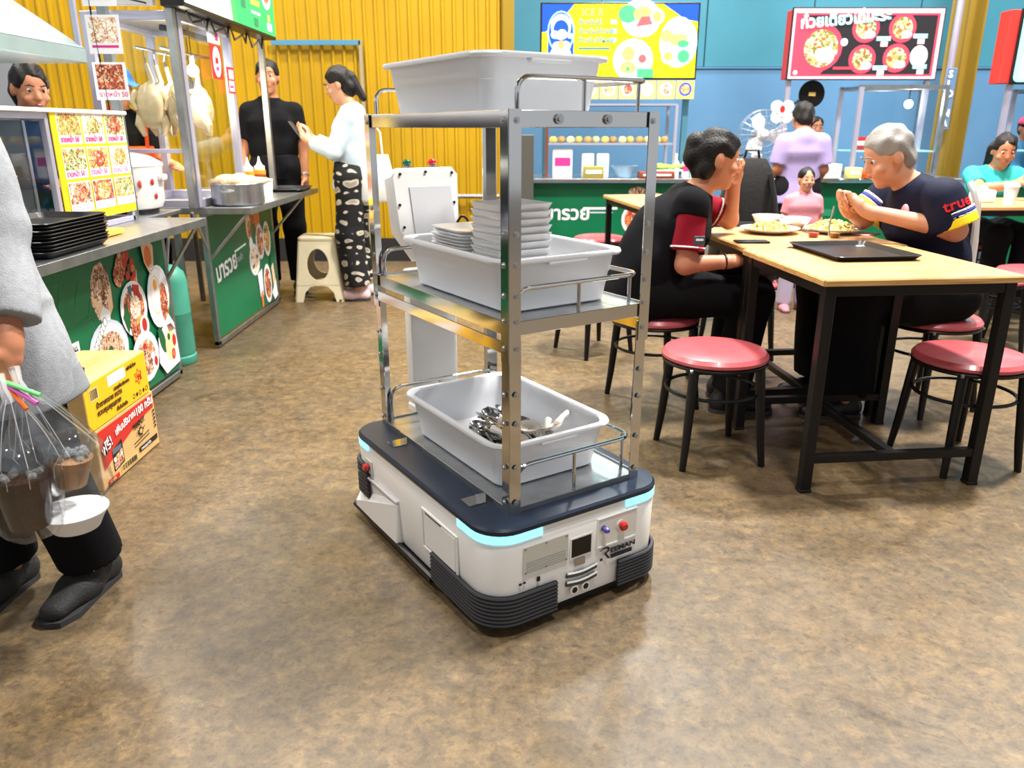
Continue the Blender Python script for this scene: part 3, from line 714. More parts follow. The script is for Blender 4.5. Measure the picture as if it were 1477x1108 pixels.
def stall_front(label, x, y0, y1, z0, z1, draw, top_edge, top_y0, top_y1, top_z, back=-2.3):
    t = thing('food_stall', label, 'food stall', (x, y0, 0))
    L = y1-y0
    b = B(); b.box((-.006, L/2, (z0+z1)/2), (.012, L, z1-z0)); pn = b.obj('front_panel', GREENV, t)
    p = Print(); draw(p, L); p.obj('print', pn, frame((0, 0, 0), (0, 1, 0), (0, 0, 1)))
    for yy in (0, L):
        q = B(); q.box((-.012, yy, top_z/2), (.03, .03, top_z-.04), .002); q.obj('corner_post', DULLSTEEL, t)
        q = B(); q.box((back-x+.03, yy, top_z/2), (.03, .03, top_z-.04), .002); q.obj('corner_post', DULLSTEEL, t)
    q = B(); q.box((-.012, L/2, .03), (.03, L+.03, .03), .002); q.obj('bottom_rail', DULLSTEEL, t)
    q = B(); q.box((-.008, L/2, z1+.012), (.03, L, .025), .002); q.obj('top_rail', DULLSTEEL, t)
    ya, yb = top_y0-y0, top_y1-y0
    b = B(); b.box(((top_edge+back)/2-x, (ya+yb)/2, top_z-.002), (top_edge-back, yb-ya, .004)); b.obj('counter_top', STEEL, t, smooth=0)
    b = B(); b.box((top_edge-x, (ya+yb)/2, top_z-.017), (.004, yb-ya, .036), .001); b.box(((top_edge+back)/2-x, yb, top_z-.017), (top_edge-back, .004, .036), .001); b.box(((top_edge+back)/2-x, ya, top_z-.017), (top_edge-back, .004, .036), .001); b.obj('counter_lip', DULLSTEEL, t, smooth=0)
    for yy in (0, L):
        q = B(); q.tube([(.0, yy, .52), (top_edge-x-.03, yy, top_z-.03)], .009, 8); q.obj('brace', DULLSTEEL, t)
    return t
def drawA(p, L):
    g = random.Random(3)
    for i in range(0):   # thin hexagonal tracery on the green
        x, y = g.uniform(.3, .95), g.uniform(.15, .75); a = g.choice([0, 60, 120]); p.line(x, y, x+.09*math.cos(R(a)), y+.09*math.sin(R(a)), .003, PTRACE)
    # noodle wrap in a paper cone
    p.poly([(.80, .55), (.84, .47), (.92, .47), (.97, .56), (.965, .64), (.92, .70), (.86, .69), (.82, .64)], FD[4]); p.poly([(.80, .58), (.86, .47), (.915, .455), (.90, .52), (.85, .55)], PBEIGE); p.poly([(.97, .60), (.965, .50), (.92, .46), (.93, .54)], PBEIGE)
    p.poly([(.85, .49), (.885, .52), (.93, .49), (.925, .38), (.87, .37)], PWHITE); p.ring(.895, .44, .018, .003, PBLACK); p.disc(.895, .44, .006, PBLACK)
    for i in range(10): p.line(.83+i*.013, .56+.05*math.sin(i), .85+i*.012, .68, .003, PBROWN)
    # bowl of noodle soup
    p.disc(.88, .33, .165, PGREY, .13); p.disc(.88, .33, .15, PWHITE, .115); p.disc(.88, .32, .125, FD[4], .09)
    for i in range(7): p.disc(.765+.018*i, .36+.016*i, .016, PWHITE, .02); p.ring(.765+.018*i, .36+.016*i, .016, .003, PGREEN, .02)
    for i in range(8): p.line(.80+i*.022, .27, .83+i*.02, .39, .004, PBEIGE)
    p.disc(.885, .33, .018, PGREEN, .02); p.disc(.78, .25, .025, PBROWN, .035); p.disc(1.0, .25, .03, PBROWN, .035)
    # skewers, sausages and balls above
    for i in range(3): p.disc(1.04+i*.03, .62+.04*i, .045, FD[2], .05)
    for i in range(9): p.disc(1.10+.03*(i % 2)+.005*i, .72-.028*i, .02, PRED if i % 3 else PBROWN, .02)
    for i in range(6): p.disc(1.17+.004*i, .66-.03*i, .019, PORANGE if i % 2 else PRED, .018)
    p.line(1.20, .62, 1.18, .50, .006, PGREY)
    # big round plate in the middle
    dish(p, 1.13, .455, .125, .125, 2, 9); p.poly([(1.02, .44), (1.07, .50), (1.08, .40), (1.05, .36)], PGREEN); p.poly([(1.09, .56), (1.13, .565), (1.12, .50)], mat('print_teal', (40, 110, 120), .45)); p.poly([(1.14, .565), (1.2, .55), (1.19, .50), (1.14, .51)], PRED)
    p.disc(1.14, .46, .05, FD[3], .055); p.poly([(1.07, .40), (1.16, .38), (1.15, .28), (1.09, .27)], FD[2]); p.disc(1.20, .36, .045, PWHITE, .05); p.disc(1.20, .365, .025, PRED, .032)
    # plate with fried egg and minced basil
    p.disc(1.38, .46, .115, PWHITE, .15, rot=-.15); p.ring(1.38, .46, .105, .004, PGREY, .14); p.disc(1.355, .47, .055, PBEIGE, .095); p.disc(1.352, .475, .048, PWHITE, .085); p.disc(1.355, .52, .02, PYOLK, .028); p.disc(1.43, .42, .042, FD[2], .1)
    p.poly([(1.27, .72), (1.34, .74), (1.39, .70), (1.37, .60), (1.33, .57), (1.28, .64)], PBEIGE); p.disc(1.325, .66, .035, PORANGE, .05); p.disc(1.34, .60, .014, PWHITE, .02); p.ring(1.34, .60, .012, .003, PBLACK)
    # lower plates
    p.disc(1.17, .22, .13, PGREY, .12); dish(p, 1.17, .215, .12, .11, 4, 6); p.disc(1.25, .17, .03, PWHITE, .04); p.disc(1.255, .175, .018, PRED, .025)
    p.poly([(1.31, .27), (1.45, .36), (1.50, .30), (1.515, .10), (1.35, .08), (1.29, .15)], PWHITE); p.disc(1.35, .25, .03, PGREEN, .07, rot=.3); p.disc(1.43, .21, .055, PBEIGE, .085, rot=-.2); p.disc(1.425, .21, .045, mat('print_mash', (236, 220, 160), .45), .07, rot=-.2)
    p.disc(1.42, .25, .016, PGREEN, .018); p.disc(1.475, .22, .022, PRED, .03); p.disc(1.45, .155, .022, PRED, .028); p.disc(1.45, .155, .012, PORANGE, .016)
    for i in range(4): p.line(1.42+.012*i, .31, 1.44+.018*i, .27, .008, PBROWN)
STALL_A = stall_front('green-fronted food stall with printed dishes and long steel counter, beside the cardboard boxes', -1.71, 2.3, 3.83, .06, .76, drawA, -1.505, 2.05, 3.88, .81)
p = Print(); g = random.Random(3)
for i in range(26):   # thin hexagonal tracery on the green
    x, y = g.uniform(.3, .85), g.uniform(.15, .75); a = g.choice([0, 60, 120]); p.line(x, y, x+.09*math.cos(R(a)), y+.09*math.sin(R(a)), .003, PTRACE)
p.obj('tracery', STALL_A, frame((-.0003, 0, 0), (0, 1, 0), (0, 0, 1)))['kind'] = 'stuff'
q = B(); q.box((.0012, .58, .408), (.002, .16, .045)); q.obj('name_plate', PWHITE, STALL_A)
text('FOOD HALL', .03, frame((.0028, .515, .397), (0, 1, 0), (0, 0, 1)), PBLACK, STALL_A, bold=.0008, sx=.8)
def drawB(p, L):
    p.disc(.70, .63, .05, PBEIGE, .09); p.disc(.72, .60, .035, FD[2], .06); p.disc(.79, .68, .045, FD[2], .05); p.disc(.88, .66, .06, PORANGE, .09)
    p.disc(.72, .50, .035, PWHITE, .06); dish(p, .76, .40, .105, .105, 3, 5); dish(p, .90, .50, .085, .12, 2, 6); dish(p, 1.05, .50, .08, .12, 0, 4)
    p.poly([(.78, .30), (.88, .32), (.87, .14), (.80, .14)], PWHITE); p.poly([(.81, .16), (.86, .18), (.85, .07), (.82, .06)], PORANGE)
    dish(p, .98, .20, .085, .135, 2, 8); p.disc(1.1, .34, .03, PGREEN, .05); p.poly([(1.08, .30), (1.13, .32), (1.16, .16), (1.1, .14)], PBEIGE); p.poly([(1.05, .12), (1.16, .2), (1.18, .08), (1.1, .06)], PWHITE)
STALL_B = stall_front('green-fronted food stall with white lettering, behind the gas cylinder', -1.71, 4.40, 5.62, .06, .76, drawB, -1.44, 4.38, 5.92, .81)
p = Print(); p.line(.40, .505, .62, .525, .012, PWHITE); p.obj('title_rule', STALL_B, frame((0, 0, 0), (0, 1, 0), (0, 0, 1)))
text('มารวย', .15, frame((.002, .06, .375), (0, 1, .10), (0, -.1, 1)), PWHITE, STALL_B, bold=.004, sx=.95)
text('ร้านค้า', .055, frame((.002, .40, .43), (0, 1, .10), (0, -.1, 1)), PGREY, STALL_B, sx=1.0)
for dx, dz in ((0, 0),):
    q = B(); q.tube([(0, 0, .56), (.0, -.17, .80)], .008, 8); q.obj('brace', DULLSTEEL, STALL_B); q = B(); q.tube([(0, 1.53, .56), (.0, 1.63, .79)], .008, 8); q.obj('brace', DULLSTEEL, STALL_A)
# ledge between the stalls that carries the rice cooker
q = B(); q.box((-.30, 1.80, .80), (.42, .44, .02), .002); q.obj('side_ledge', DULLSTEEL, STALL_A)
for xx in (-.48, -.12): q = B(); q.box((xx, 1.99, .395), (.03, .03, .79)); q.obj('ledge_leg', DULLSTEEL, STALL_A)
# sign post with hanging dish photographs
t = thing('picture_strip_post', 'square steel post hung with a strip of dish photographs on the near stall', 'sign', (-1.84, 3.84, .811))
b = B(); b.box((0, 0, .8), (.04, .04, 1.6), .002); b.obj('post', DULLSTEEL, t)
q = B(); q.tube([(-.04, -.02, 1.6), (-.045, -.02, .9), (-.03, -.02, .6), (-.02, -.02, .25)], .004, 6); q.obj('cable', BLACK, t)
for k, (z, f) in enumerate(((.935, 1), (.738, 3), (.541, 2))):
    p = Print(); p.rect(-.075, 0, .075, .162, PWHITE); p.rect(-.062, .045, .062, .152, FD[f]); p.rect(-.06, .025, .06, .036, PPINK) if k < 2 else None; p.obj('photo_print', t, frame((0, -.0225, z), (1, 0, 0), (0, 0, 1)))
    q = B(); q.box((0, -.021, z+.081), (.15, .002, .162)); q.obj('photo_card', PAPER, t)
text('ราดหน้า 50', .03, frame((-.06, -.0245, .555), (1, 0, 0), (0, 0, 1)), PPINK, t)
# ------------------------------------------------------------------ near glass case with the yellow picture menu
t = thing('glass_case', 'low glass display case with white top and yellow picture menu on the counter', 'display case', (-1.80, 2.2, .811))
CX, CL, CH = -.46, 1.58, .475
for x in (-.012, CX):
    for y in (.012, .97, CL-.012):
        q = B(); q.box((x, y, CH/2), (.024, .024, CH), .002); q.obj('frame_post', ALU, t)
for x in (-.012, CX):
    for z in (.012, CH-.012): q = B(); q.box((x, CL/2, z), (.022, CL, .024), .002); q.obj('frame_rail', ALU, t)
for y in (.012, CL-.012):
    for z in (.012, CH-.012): q = B(); q.box((CX/2, y, z), (-CX, .022, .024), .002); q.obj('frame_rail', ALU, t)
q = B(); q.box((CX/2-.006, CL/2, CH+.008), (-CX+.05, CL+.04, .016), .003); q.obj('case_top', PAPER, t)
q = B(); q.box((-.012, .49, CH/2), (.004, .92, CH-.05)); q.obj('glass_pane', GLASS, t)
q = B(); q.box((CX/2, .49, .2), (-CX-.03, .93, .006)); q.obj('glass_shelf', GLASS, t)
q = B(); q.box((CX+.004, CL/2, CH/2), (.005, CL-.03, CH-.04)); q.obj('back_panel', mat('case_back', (96, 96, 104), .5), t)
b = B(); b.box((.004, 1.285, .262), (.006, .60, .43), .001); mb = b.obj('menu_board', PYEL, t)
p = Print(); k = 0
for r in range(3):
    for c in range(3):
        x, y = .022+c*.19, .30-r*.135
        p.rect(x, y, x+.175, y+.122, PWHITE); p.rect(x+.004, y+.034, x+.171, y+.118, FD[(r*2+c*3) % 5 if (r, c) != (1, 0) else 1]); p.disc(x+.09, y+.075, .055, FD[(r+c) % 3], .036); k += 1
        p.rect(x+.01, y+.006, x+.15, y+.0075, PGREY)
p.obj('menu_print', mb, frame((.0075, 1.0, .055), (0, 1, 0), (0, 0, 1)))
for r in range(3):
    for c in range(3): text('ราดหน้า 50', .03, frame((.0105, 1.0+.03+c*.19, .055+.309-r*.135), (0, 1, 0), (0, 0, 1)), PPINK, mb, bold=.0006, sx=1.05)
# foam boxes and bags inside the case
FOAM = mat('foam', (236, 226, 214), .6)
def foam_box(lb, x, y, z, rz=0, s=(.2, .24, .07)):
    t = thing('foam_box', lb, 'box', (x, y, z), rz); b = B()
    ring = lambda o, z: [(px, py, z) for px, py in rrect(-s[0]/2+o, -s[1]/2+o, s[0]/2-o, s[1]/2-o, .02, 3)]
    b.loft([ring(.02, 0), ring(.004, s[2]*.5), ring(0, s[2]*.52)]); b.obj('box_base', FOAM, t)
    b = B(); b.loft([ring(0, s[2]*.53), ring(.006, s[2]*.6), ring(.025, s[2])]); b.obj('box_lid', FOAM, t)
foam_box('beige foam takeout box on the glass shelf nearest the yellow menu', -2.0, 2.98, 1.0145)
foam_box('beige foam takeout box on the glass shelf beside another foam box', -2.0, 2.68, 1.0145)
foam_box('white foam takeout box lying on top of the other takeout boxes', -2.0, 2.83, 1.0865, .3, (.2, .22, .06))
t = thing('plastic_bag', 'knotted clear plastic bag on the bottom of the glass case', 'bag', (-2.0, 2.86, .837)); b = B(); b.lathe([(.001, 0), (.09, .005), (.10, .05), (.06, .11), (.02, .14), (.035, .17), (.001, .172)], 14); b.obj('bag_body', mat('cloudy_film', (214, 218, 224), .25), t); q = B(); q.sphere((.02, 0, .05), (.06, .06, .04), 10, 6); q.obj('bag_filling', mat('magenta_food', (170, 70, 110), .4), t)
b = B(); b.box((0, 0, .012), (.16, .34, .022), .008, 2); o = b.obj('cutting_board', mat('orange_board', (246, 180, 60), .45), loc=(-1.70, 3.12, .811)); tag(o, 'orange plastic board lying beyond the tray stack', 'board')
# ------------------------------------------------------------------ stack of black trays
proto = None
for i in range(9):
    lb = 'uppermost black tray of the stack on the steel counter' if i == 8 else ('lowest black tray of the stack on the steel counter' if i == 0 else 'black tray, '+ORD[i]+' from the bottom of the stack on the steel counter')
    if proto is None:
        proto = tray('stacked_tray', lb, -1.66, 2.80, .8115, 0, .27, .42, mat('black_tray', (24, 24, 26), .35), 'black trays stacked on the stall counter', .022); index_kids(proto); o = proto
    else: o = copy_tree(proto, label=lb)
    o.location = (-1.665+.002*(i % 3), 2.79+.003*((i*2) % 3), .8115+i*.0118)
# ------------------------------------------------------------------ rice cooker
t = thing('rice_cooker', 'white rice cooker with red flowers standing between the stalls', 'rice cooker', (-1.955, 4.11, .811))
b = B(); b.lathe([(.11, .02), (.135, .03), (.15, .06), (.155, .22), (.16, .235), (.001, .235)], 28); b.obj('cooker_body', mat('enamel', (242, 240, 236), .25, coat=.4), t)
b = B(); b.lathe([(.10, 0), (.115, 0), (.118, .02), (.10, .022)], 24); b.obj('cooker_foot', BLACK, t)
b = B(); b.lathe([(.162, .236), (.16, .25), (.1, .285), (.03, .30), (.001, .30)], 28); b.obj('lid', mat('enamel', (242, 240, 236), .25, coat=.4), t)
for a, z, rr in ((-50, .15, .02), (-25, .16, .016), (-20, .09, .014), (-60, .09, .008), (-75, .17, .022)):
    q = B(); c, s = math.cos(R(a)), math.sin(R(a)); q.sphere((.153*c, .153*s, z), (.006, rr, rr), 10, 6, T=Matrix.Rotation(0, 4, 'Z')); q.obj('painted_flower', PRED, t)
for s in (-1, 1): q = B(); q.box((s*.165, 0, .18), (.03, .06, .03), .008, 2); q.obj('side_handle', mat('enamel', (242, 240, 236), .25, coat=.4), t)
q = B(); q.box((.155*math.cos(R(-75)), .155*math.sin(R(-75)), .075), (.02, .03, .07), .005); q.obj('switch_panel', RED, t)
# raw chicken pieces heaped on the lid edge of the stall behind
CHK = mat('boiled_chicken', (226, 196, 150), .35, var=.12, vscale=30, sub=.05)
def chicken(lb, x, y, z, rz, s=1.0):
    """plucked bird hanging by the neck from a steel hook"""
    t = thing('hanging_chicken', lb, 'chicken', (x, y, z), rz, 'boiled chickens hanging in the glass case')
    b = B(); pr = [(.012, .0), (.045, -.02), (.075, -.08), (.085, -.14), (.075, -.20), (.04, -.24), (.01, -.25)]
    b.lathe([(r*s, zz*s-.10*s) for r, zz in pr], 14, sx=1, sy=.85)
    b.obj('bird_body', CHK, t)
    q = B(); q.tube([(0, 0, .0), (.012*s, 0, -.05*s), (.02*s, 0, -.09*s), (0, 0, -.13*s)], [.012*s, .013*s, .016*s, .03*s], 8); q.obj('neck', CHK, t)
    for sg in (-1, 1):
        q = B(); q.tube([(sg*.05*s, 0, -.28*s), (sg*.07*s, -.02*s, -.33*s), (sg*.05*s, -.03*s, -.39*s)], [.034*s, .026*s, .012*s], 8); q.obj('drumstick', CHK, t)
        q = B(); q.tube([(sg*.07*s, 0, -.15*s), (sg*.095*s, -.03*s, -.20*s), (sg*.075*s, -.04*s, -.25*s)], [.02*s, .018*s, .01*s], 8); q.obj('wing', CHK, t)
    q = B(); q.tube([(0, .0, .0), (0, .012, .03), (0, 0, .06), (0, -.014, .07), (0, -.016, .055)], .004, 6); q.obj('hook', STEEL, t)
# ------------------------------------------------------------------ tall glass case of the second stall
t = thing('tall_glass_case', 'tall aluminium-framed glass case with hanging chickens on the second stall', 'display case', (-1.74, 4.40, .811))
XW, YL, ZH = -.46, .74, .99
for x in (0, XW):
    for y in (0, YL): q = B(); q.box((x, y, ZH/2), (.045, .045, ZH), .004); q.obj('frame_post', ALU, t)
for z in (.02, ZH-.02):
    for y in (0, YL): q = B(); q.box((XW/2, y, z), (-XW, .04, .045), .003); q.obj('frame_rail', ALU, t)
    for x in (0, XW): q = B(); q.box((x, YL/2, z), (.04, YL, .045), .003); q.obj('frame_rail', ALU, t)
q = B(); q.box((XW/2, 0, .30), (-XW, .02, .022), .002); q.obj('frame_rail', ALU, t)
q = B(); q.box((XW/2, 0, .645), (-XW-.04, .004, .64)); q.obj('glass_pane', GLASS, t)
q = B(); q.box((0, YL/2, ZH/2), (.004, YL-.04, ZH-.08)); q.obj('glass_pane', GLASS, t)
q = B(); q.box((XW/2, YL/2, ZH-.012), (-XW, YL, .01)); q.obj('case_roof', DULLSTEEL, t)
q = B(); q.cyl((XW/2, 0, ZH-.17), (XW/2, YL, ZH-.17), .008, n=8); q.obj('hanging_rod', STEEL, t)
q = B(); q.cyl((-.10, 0, ZH-.17), (-.10, YL, ZH-.17), .008, n=8); q.obj('hanging_rod', STEEL, t)
q = B(); q.box((XW/2, .32, ZH-.10), (.10, .5, .03), .005, T=Matrix.Rotation(R(10), 4, 'Y')); q.obj('lamp_reflector', mat('dark_reflector', (34, 44, 62), .4), t)
for i, (dx, dy, lb) in enumerate(((-.23, .10, 'pale boiled chicken hanging closest to the end pane of the tall glass case'), (-.23, .22, 'pale boiled chicken hanging second on the middle rod of the tall glass case'), (-.23, .36, 'pale boiled chicken hanging deepest on the middle rod of the tall glass case'), (-.10, .16, 'pale boiled chicken hanging under the bulb by the front pane'), (-.10, .48, 'pale boiled chicken hanging far along the front rod'))):
    chicken(lb, -1.74+dx, 4.40+dy, .811+ZH-.17-.072, R(20+i*25), .95)
# glowing bulb
t = thing('light_bulb', 'glowing white bulb inside the tall glass case', 'lamp', (-1.78, 4.66, 1.535))
b = B(); b.sphere((0, 0, 0), .032, 16, 10); b.obj('bulb', mat('bulb_glow', (235, 248, 255), .3, emit=14), t)
b = B(); b.cyl((0, 0, .03), (0, 0, .075), .014, n=12); b.obj('socket', PAPER, t)
b = B(); b.tube([(0, 0, .075), (0, 0, .22)], .003, 6); b.obj('cord', BLACK, t)
l = bpy.data.lights.new('bulb_light', 'POINT'); l.energy = 9; l.color = (.9, .97, 1); l.shadow_soft_size = .034
lo = bpy.data.objects.new('bulb_light', l); COL.objects.link(lo); lo.parent = t; lo.location = (.0, 0, -.05)
t = thing('heat_lamp', 'warm glowing heat lamp over the chickens at the far end', 'lamp', (-1.95, 5.06, 1.45)); b = B(); b.lathe([(.001, .05), (.03, .05), (.06, 0), (.055, 0), (.02, .04)], 16); b.obj('lamp_shade', STEEL, t); b = B(); b.sphere((0, 0, .012), .03, 12, 8); b.obj('bulb', mat('warm_glow', (255, 226, 150), .3, emit=10), t); q = B(); q.tube([(0, 0, .05), (0, 0, .30)], .003, 6); q.obj('cord', BLACK, t)
l = bpy.data.lights.new('heat_light', 'POINT'); l.energy = 12; l.color = (1, .84, .5); l.shadow_soft_size = .03
lo = bpy.data.objects.new('heat_light', l); COL.objects.link(lo); lo.parent = t; lo.location = (0, 0, -.06)
# labels on the case
def hang_sign(lb, x, y, z, w, h, kind):
    t = thing('price_card', lb, 'sign', (x, y, z)); b = B(); b.box((0, w/2, h/2), (.004, w, h), .001); b.obj('card', PAPER if kind == 0 else PRED, t)
    p = Print()
    if kind == 1: p.disc(w/2, h/2, w*.36, PWHITE, h*.45); p.rect(w*.36, h*.45, w*.64, h*.62, PRED); p.rect(w*.36, h*.25, w*.64, h*.36, PPINK)
    elif kind == 0: p.rect(w*.15, h*.55, w*.85, h*.68, PGREY); p.rect(w*.15, h*.3, w*.6, h*.42, PGREY); p.rect(w*.6, h*.2, w*.85, h*.7, PPINK)
    else: p.rect(w*.2, h*.55, w*.85, h*.9, PWHITE); p.rect(w*.12, h*.08, w*.85, h*.48, PWHITE); p.rect(w*.2, h*.2, w*.75, h*.3, PPINK)
    p.obj('print', t, frame((.0025, 0, 0), (0, 1, 0), (0, 0, 1)))
    return t
hang_sign('white price card fixed above the red oval card', -1.708, 4.74, 1.69, .19, .09, 0)
t = hang_sign('red card with white oval on the tall glass case', -1.708, 4.76, 1.50, .17, .185, 1); text('50', .05, frame((.004, .055, .085), (0, 1, 0), (0, 0, 1)), PRED, t)
hang_sign('small red and white card beside the red oval card', -1.708, 5.0, 1.43, .12, .15, 2)
# ------------------------------------------------------------------ light-box sign over the second stall
t = thing('lightbox_sign', 'glowing green and white light-box menu above the second stall', 'sign', (-1.64, 4.28, 1.81))
b = B(); b.box((-.06, .80, .3), (.12, 1.6, .6), .004); b.obj('sign_case', BLACK, t)
GL = lambda n, c: mat(n, c, .4, emit=.55)
p = Print(); LW, LG, LY, LD = GL('lit_white', (220, 240, 240)), GL('lit_green', (30, 176, 96)), GL('lit_yellow', (196, 232, 80)), GL('lit_dark', (40, 110, 80))
p.rect(.01, .02, 1.59, .59, LG); p.poly([(.01, .02), (.72, .02), (.66, .59), (.01, .59)], LW)
for i in range(9): p.line(.50+i*.015, .12, .56+i*.012, .5, .006, GL('lit_grey', (150, 180, 190)))
p.poly([(.72, .02), (.80, .02), (.74, .59), (.66, .59)], GL('lit_lime', (60, 200, 90)))
for x, y, r in ((.95, .38, .09), (1.18, .30, .10), (1.42, .28, .11), (1.2, .52, .08)): p.disc(x, y, r, LW); p.disc(x, y, r*.7, FD[2]); p.ring(x, y, r, .01, LW)
for x, y in ((.85, .24), (1.08, .16)): p.rect(x, y, x+.18, y+.035, LY); p.rect(x, y-.05, x+.18, y-.035, LW); p.rect(x+.05, y-.12, x+.13, y-.07, LD)
p.rect(1.42, .10, 1.47, .14, LY); p.rect(1.40, .04, 1.50, .09, LW)
p.obj('sign_print', t, frame((.0005, 0, 0), (0, 1, 0), (0, 0, 1)))
for y in (.06, 1.56): q = B(); q.box((-.10, y, -.5), (.04, .04, 1.0), .003); q.obj('sign_post', DULLSTEEL, t)
for k in range(4):
    q = B(); y = .15+k*.33; q.tube([(-.05, y, -.005), (-.05, y+.06, -.05-.01*k), (-.03, y+.16, -.03), (-.04, y+.24, -.07), (-.05, y+.3, -.005)], .006, 6); q.obj('cable', BLACK, t)
t = thing('red_sign_box', 'red-edged white sign box above the end of the tall glass case', 'sign', (-2.05, 4.33, 1.88)); b = B(); b.box((.11, .02, .22), (.30, .06, .4), .004); b.obj('sign_case', PRED, t); b = B(); b.box((.11, -.011, .25), (.26, .004, .3)); b.obj('sign_face', PAPER, t)
b = B(); b.box((.1, .05, -.03), (.24, .04, .05), .003); b.obj('sign_bracket', PAPER, t)
q = B(); q.tube([(.0, -.0, .02), (.06, -.01, -.02), (.2, -.0, -.05)], .005, 6); q.obj('cable', BLACK, t)
# ------------------------------------------------------------------ things on the second counter
t = thing('steel_pot', 'wide stainless steel pot on the second stall counter', 'pot', (-1.575, 4.58, .811)); b = B(); b.lathe([(.001, 0), (.135, 0), (.145, .01), (.145, .115), (.152, .12), (.150, .124), (.138, .12), (.138, .012), (.001, .01)], 32); b.obj('pot_body', STEEL, t)
for s in (-1, 1): q = B(); q.tube([(s*.03, -.145, .09), (s*.03, -.18, .085), (-s*.03, -.18, .085)], .005, 6); q.obj('pot_handle', STEEL, t); break
g = random.Random(5)
for i in range(5):
    a = R(20+70*i); b = B(); b.sphere((0, 0, 0), (.075, .045, .04), 12, 8); b.tube([(.05, 0, 0), (.10, .01, .005), (.125, .01, .01)], [.03, .02, .012], 8)
    o = b.obj('chicken_piece', CHK, loc=(-1.575+.06*math.cos(a), 4.58+.06*math.sin(a), .811+.122+.01*(i % 2)), rz=a*1.7); tag(o, 'pale boiled chicken piece heaped in the steel pot', 'chicken', 'chicken pieces in the steel pot')
def sauce_bottle(lb, x, y):
    t = thing('sauce_bottle', lb, 'bottle', (x, y, .811)); b = B(); b.lathe([(.001, 0), (.036, 0), (.038, .01), (.038, .13), (.032, .15)], 18); b.obj('bottle_body', mat('brown_sauce', (140, 60, 24), .3), t)
    b = B(); b.lathe([(.033, .15), (.034, .175), (.02, .185), (.009, .21), (.004, .24), (.001, .24)], 16); b.obj('nozzle_cap', PAPER, t); b = B(); b.lathe([(.0385, .125), (.0385, .15), (.034, .155)], 16); b.obj('shoulder_band', mat('amber', (220, 140, 40), .4), t)
sauce_bottle('brown sauce squeeze bottle with white nozzle near the steel pot', -1.72, 5.24); sauce_bottle('brown sauce squeeze bottle with white nozzle beside the black-shirted man', -1.70, 5.42)
for i, (x, y) in enumerate(((-1.62, 5.0), (-1.58, 5.16))):
    t = thing('paper_cup_stack', ['stack of white paper cups beside the first sauce bottle', 'stack of white paper cups nearer the dark tray'][i], 'cups', (x, y, .811)); b = B(); b.lathe([(.001, 0), (.028, 0), (.036, .09), (.038, .092), (.034, .092), (.026, .004)], 18); b.obj('cup', PAPER, t)
    b = B(); b.lathe([(.037, .096), (.0385, .105), (.0395, .107), (.035, .107)], 18); b.obj('cup_rim', PAPER, t)
tray('serving_tray', 'dark serving tray at the far end of the second stall counter', -1.60, 5.68, .8115, R(4), .30, .40)
# ------------------------------------------------------------------ gas cylinder
t = thing('gas_cylinder', 'tall green gas cylinder standing between the two stalls', 'gas cylinder', (-1.845, 4.11, 0))
GAS = mat('gas_green', (66, 146, 124), .45, var=.12, vscale=6)
b = B(); b.lathe([(.098, 0), (.105, .01), (.105, .045), (.098, .05)], 24); b.obj('foot_ring', GAS, t)
b = B(); b.lathe([(.05, .03), (.095, .05), (.102, .07), (.102, .28), (.1035, .284), (.102, .288), (.102, .45), (.09, .50), (.06, .53), (.03, .54), (.001, .54)], 28); b.obj('cylinder_body', GAS, t)
b = B(); b.lathe([(.02, .54), (.018, .58), (.028, .585), (.028, .605), (.001, .61)], 12); b.obj('valve', mat('brass', (160, 130, 70), .35, 1), t)
b = B(); b.box((-.02, -.05, .64), (.09, .004, .15), .002); cd = b.obj('cylinder_tag', mat('tag_teal', (70, 160, 150), .5), t); text('ปตท', .05, frame((-.055, -.053, .655), (1, 0, 0), (0, 0, 1)), PBLACK, cd)
# ------------------------------------------------------------------ cardboard boxes
CARD = mat('cardboard', (204, 164, 106), .8, var=.06, vscale=10); CARD2 = mat('cardboard_pale', (222, 188, 120), .8, var=.06, vscale=10)
YBOX = mat('box_yellow', (244, 180, 20), .6)
def carton(lb, x, y, z, s, m, open_end=False):
    t = thing('cardboard_box', lb, 'box', (x, y, z)); w, l, h = s
    for c, d in (((0, 0, .002), (w, l, .004)), ((-w/2, 0, h/2), (.004, l, h)), ((w/2, 0, h/2), (.004, l, h)), ((0, l/2, h/2), (w, .004, h))):
        q = B(); q.box(c, d); q.obj('side_panel', m, t, smooth=0)
    q = B(); q.box((0, -l/2, h/2), (w, .004, h)); q.obj('end_panel', CARD, t, smooth=0)
    for s2 in (-1, 1): q = B(); q.box((s2*w/4, 0, h+.001), (w/2-.002, l, .004)); q.obj('top_flap', CARD2, t, smooth=0)
    q = B(); q.box((0, 0, h+.004), (.05, l, .001)); q.obj('tape', mat('tape', (214, 184, 120), .3), t)
    return t
c1 = carton('brown cardboard box with red banner, underneath the yellow box', -1.565, 2.73, 0.001, (.23, .45, .222), CARD)
p = Print(); BRED = mat('box_red', (190, 40, 30), .6)
pts = [(.012, .215), (.44, .215), (.44, .16)]+[(.44-.42*i/8, .16-.095*(i/8)**1.6*1.0-.0) for i in range(1, 9)]
p.poly(pts, BRED)
p.poly([(.085, .035), (.165, .045), (.165, .135), (.085, .115)], PBLACK); p.poly([(.09, .04), (.16, .05), (.16, .10), (.09, .085)], FD[4]); p.rect(.09, .10, .155, .12, mat('bluegrey', (90, 100, 110), .6))
p.line(.25, .075, .38, .085, .004, PBLACK); p.line(.25, .062, .38, .072, .004, PBLACK)
p.rect(.13, .012, .26, .04, CARD2)
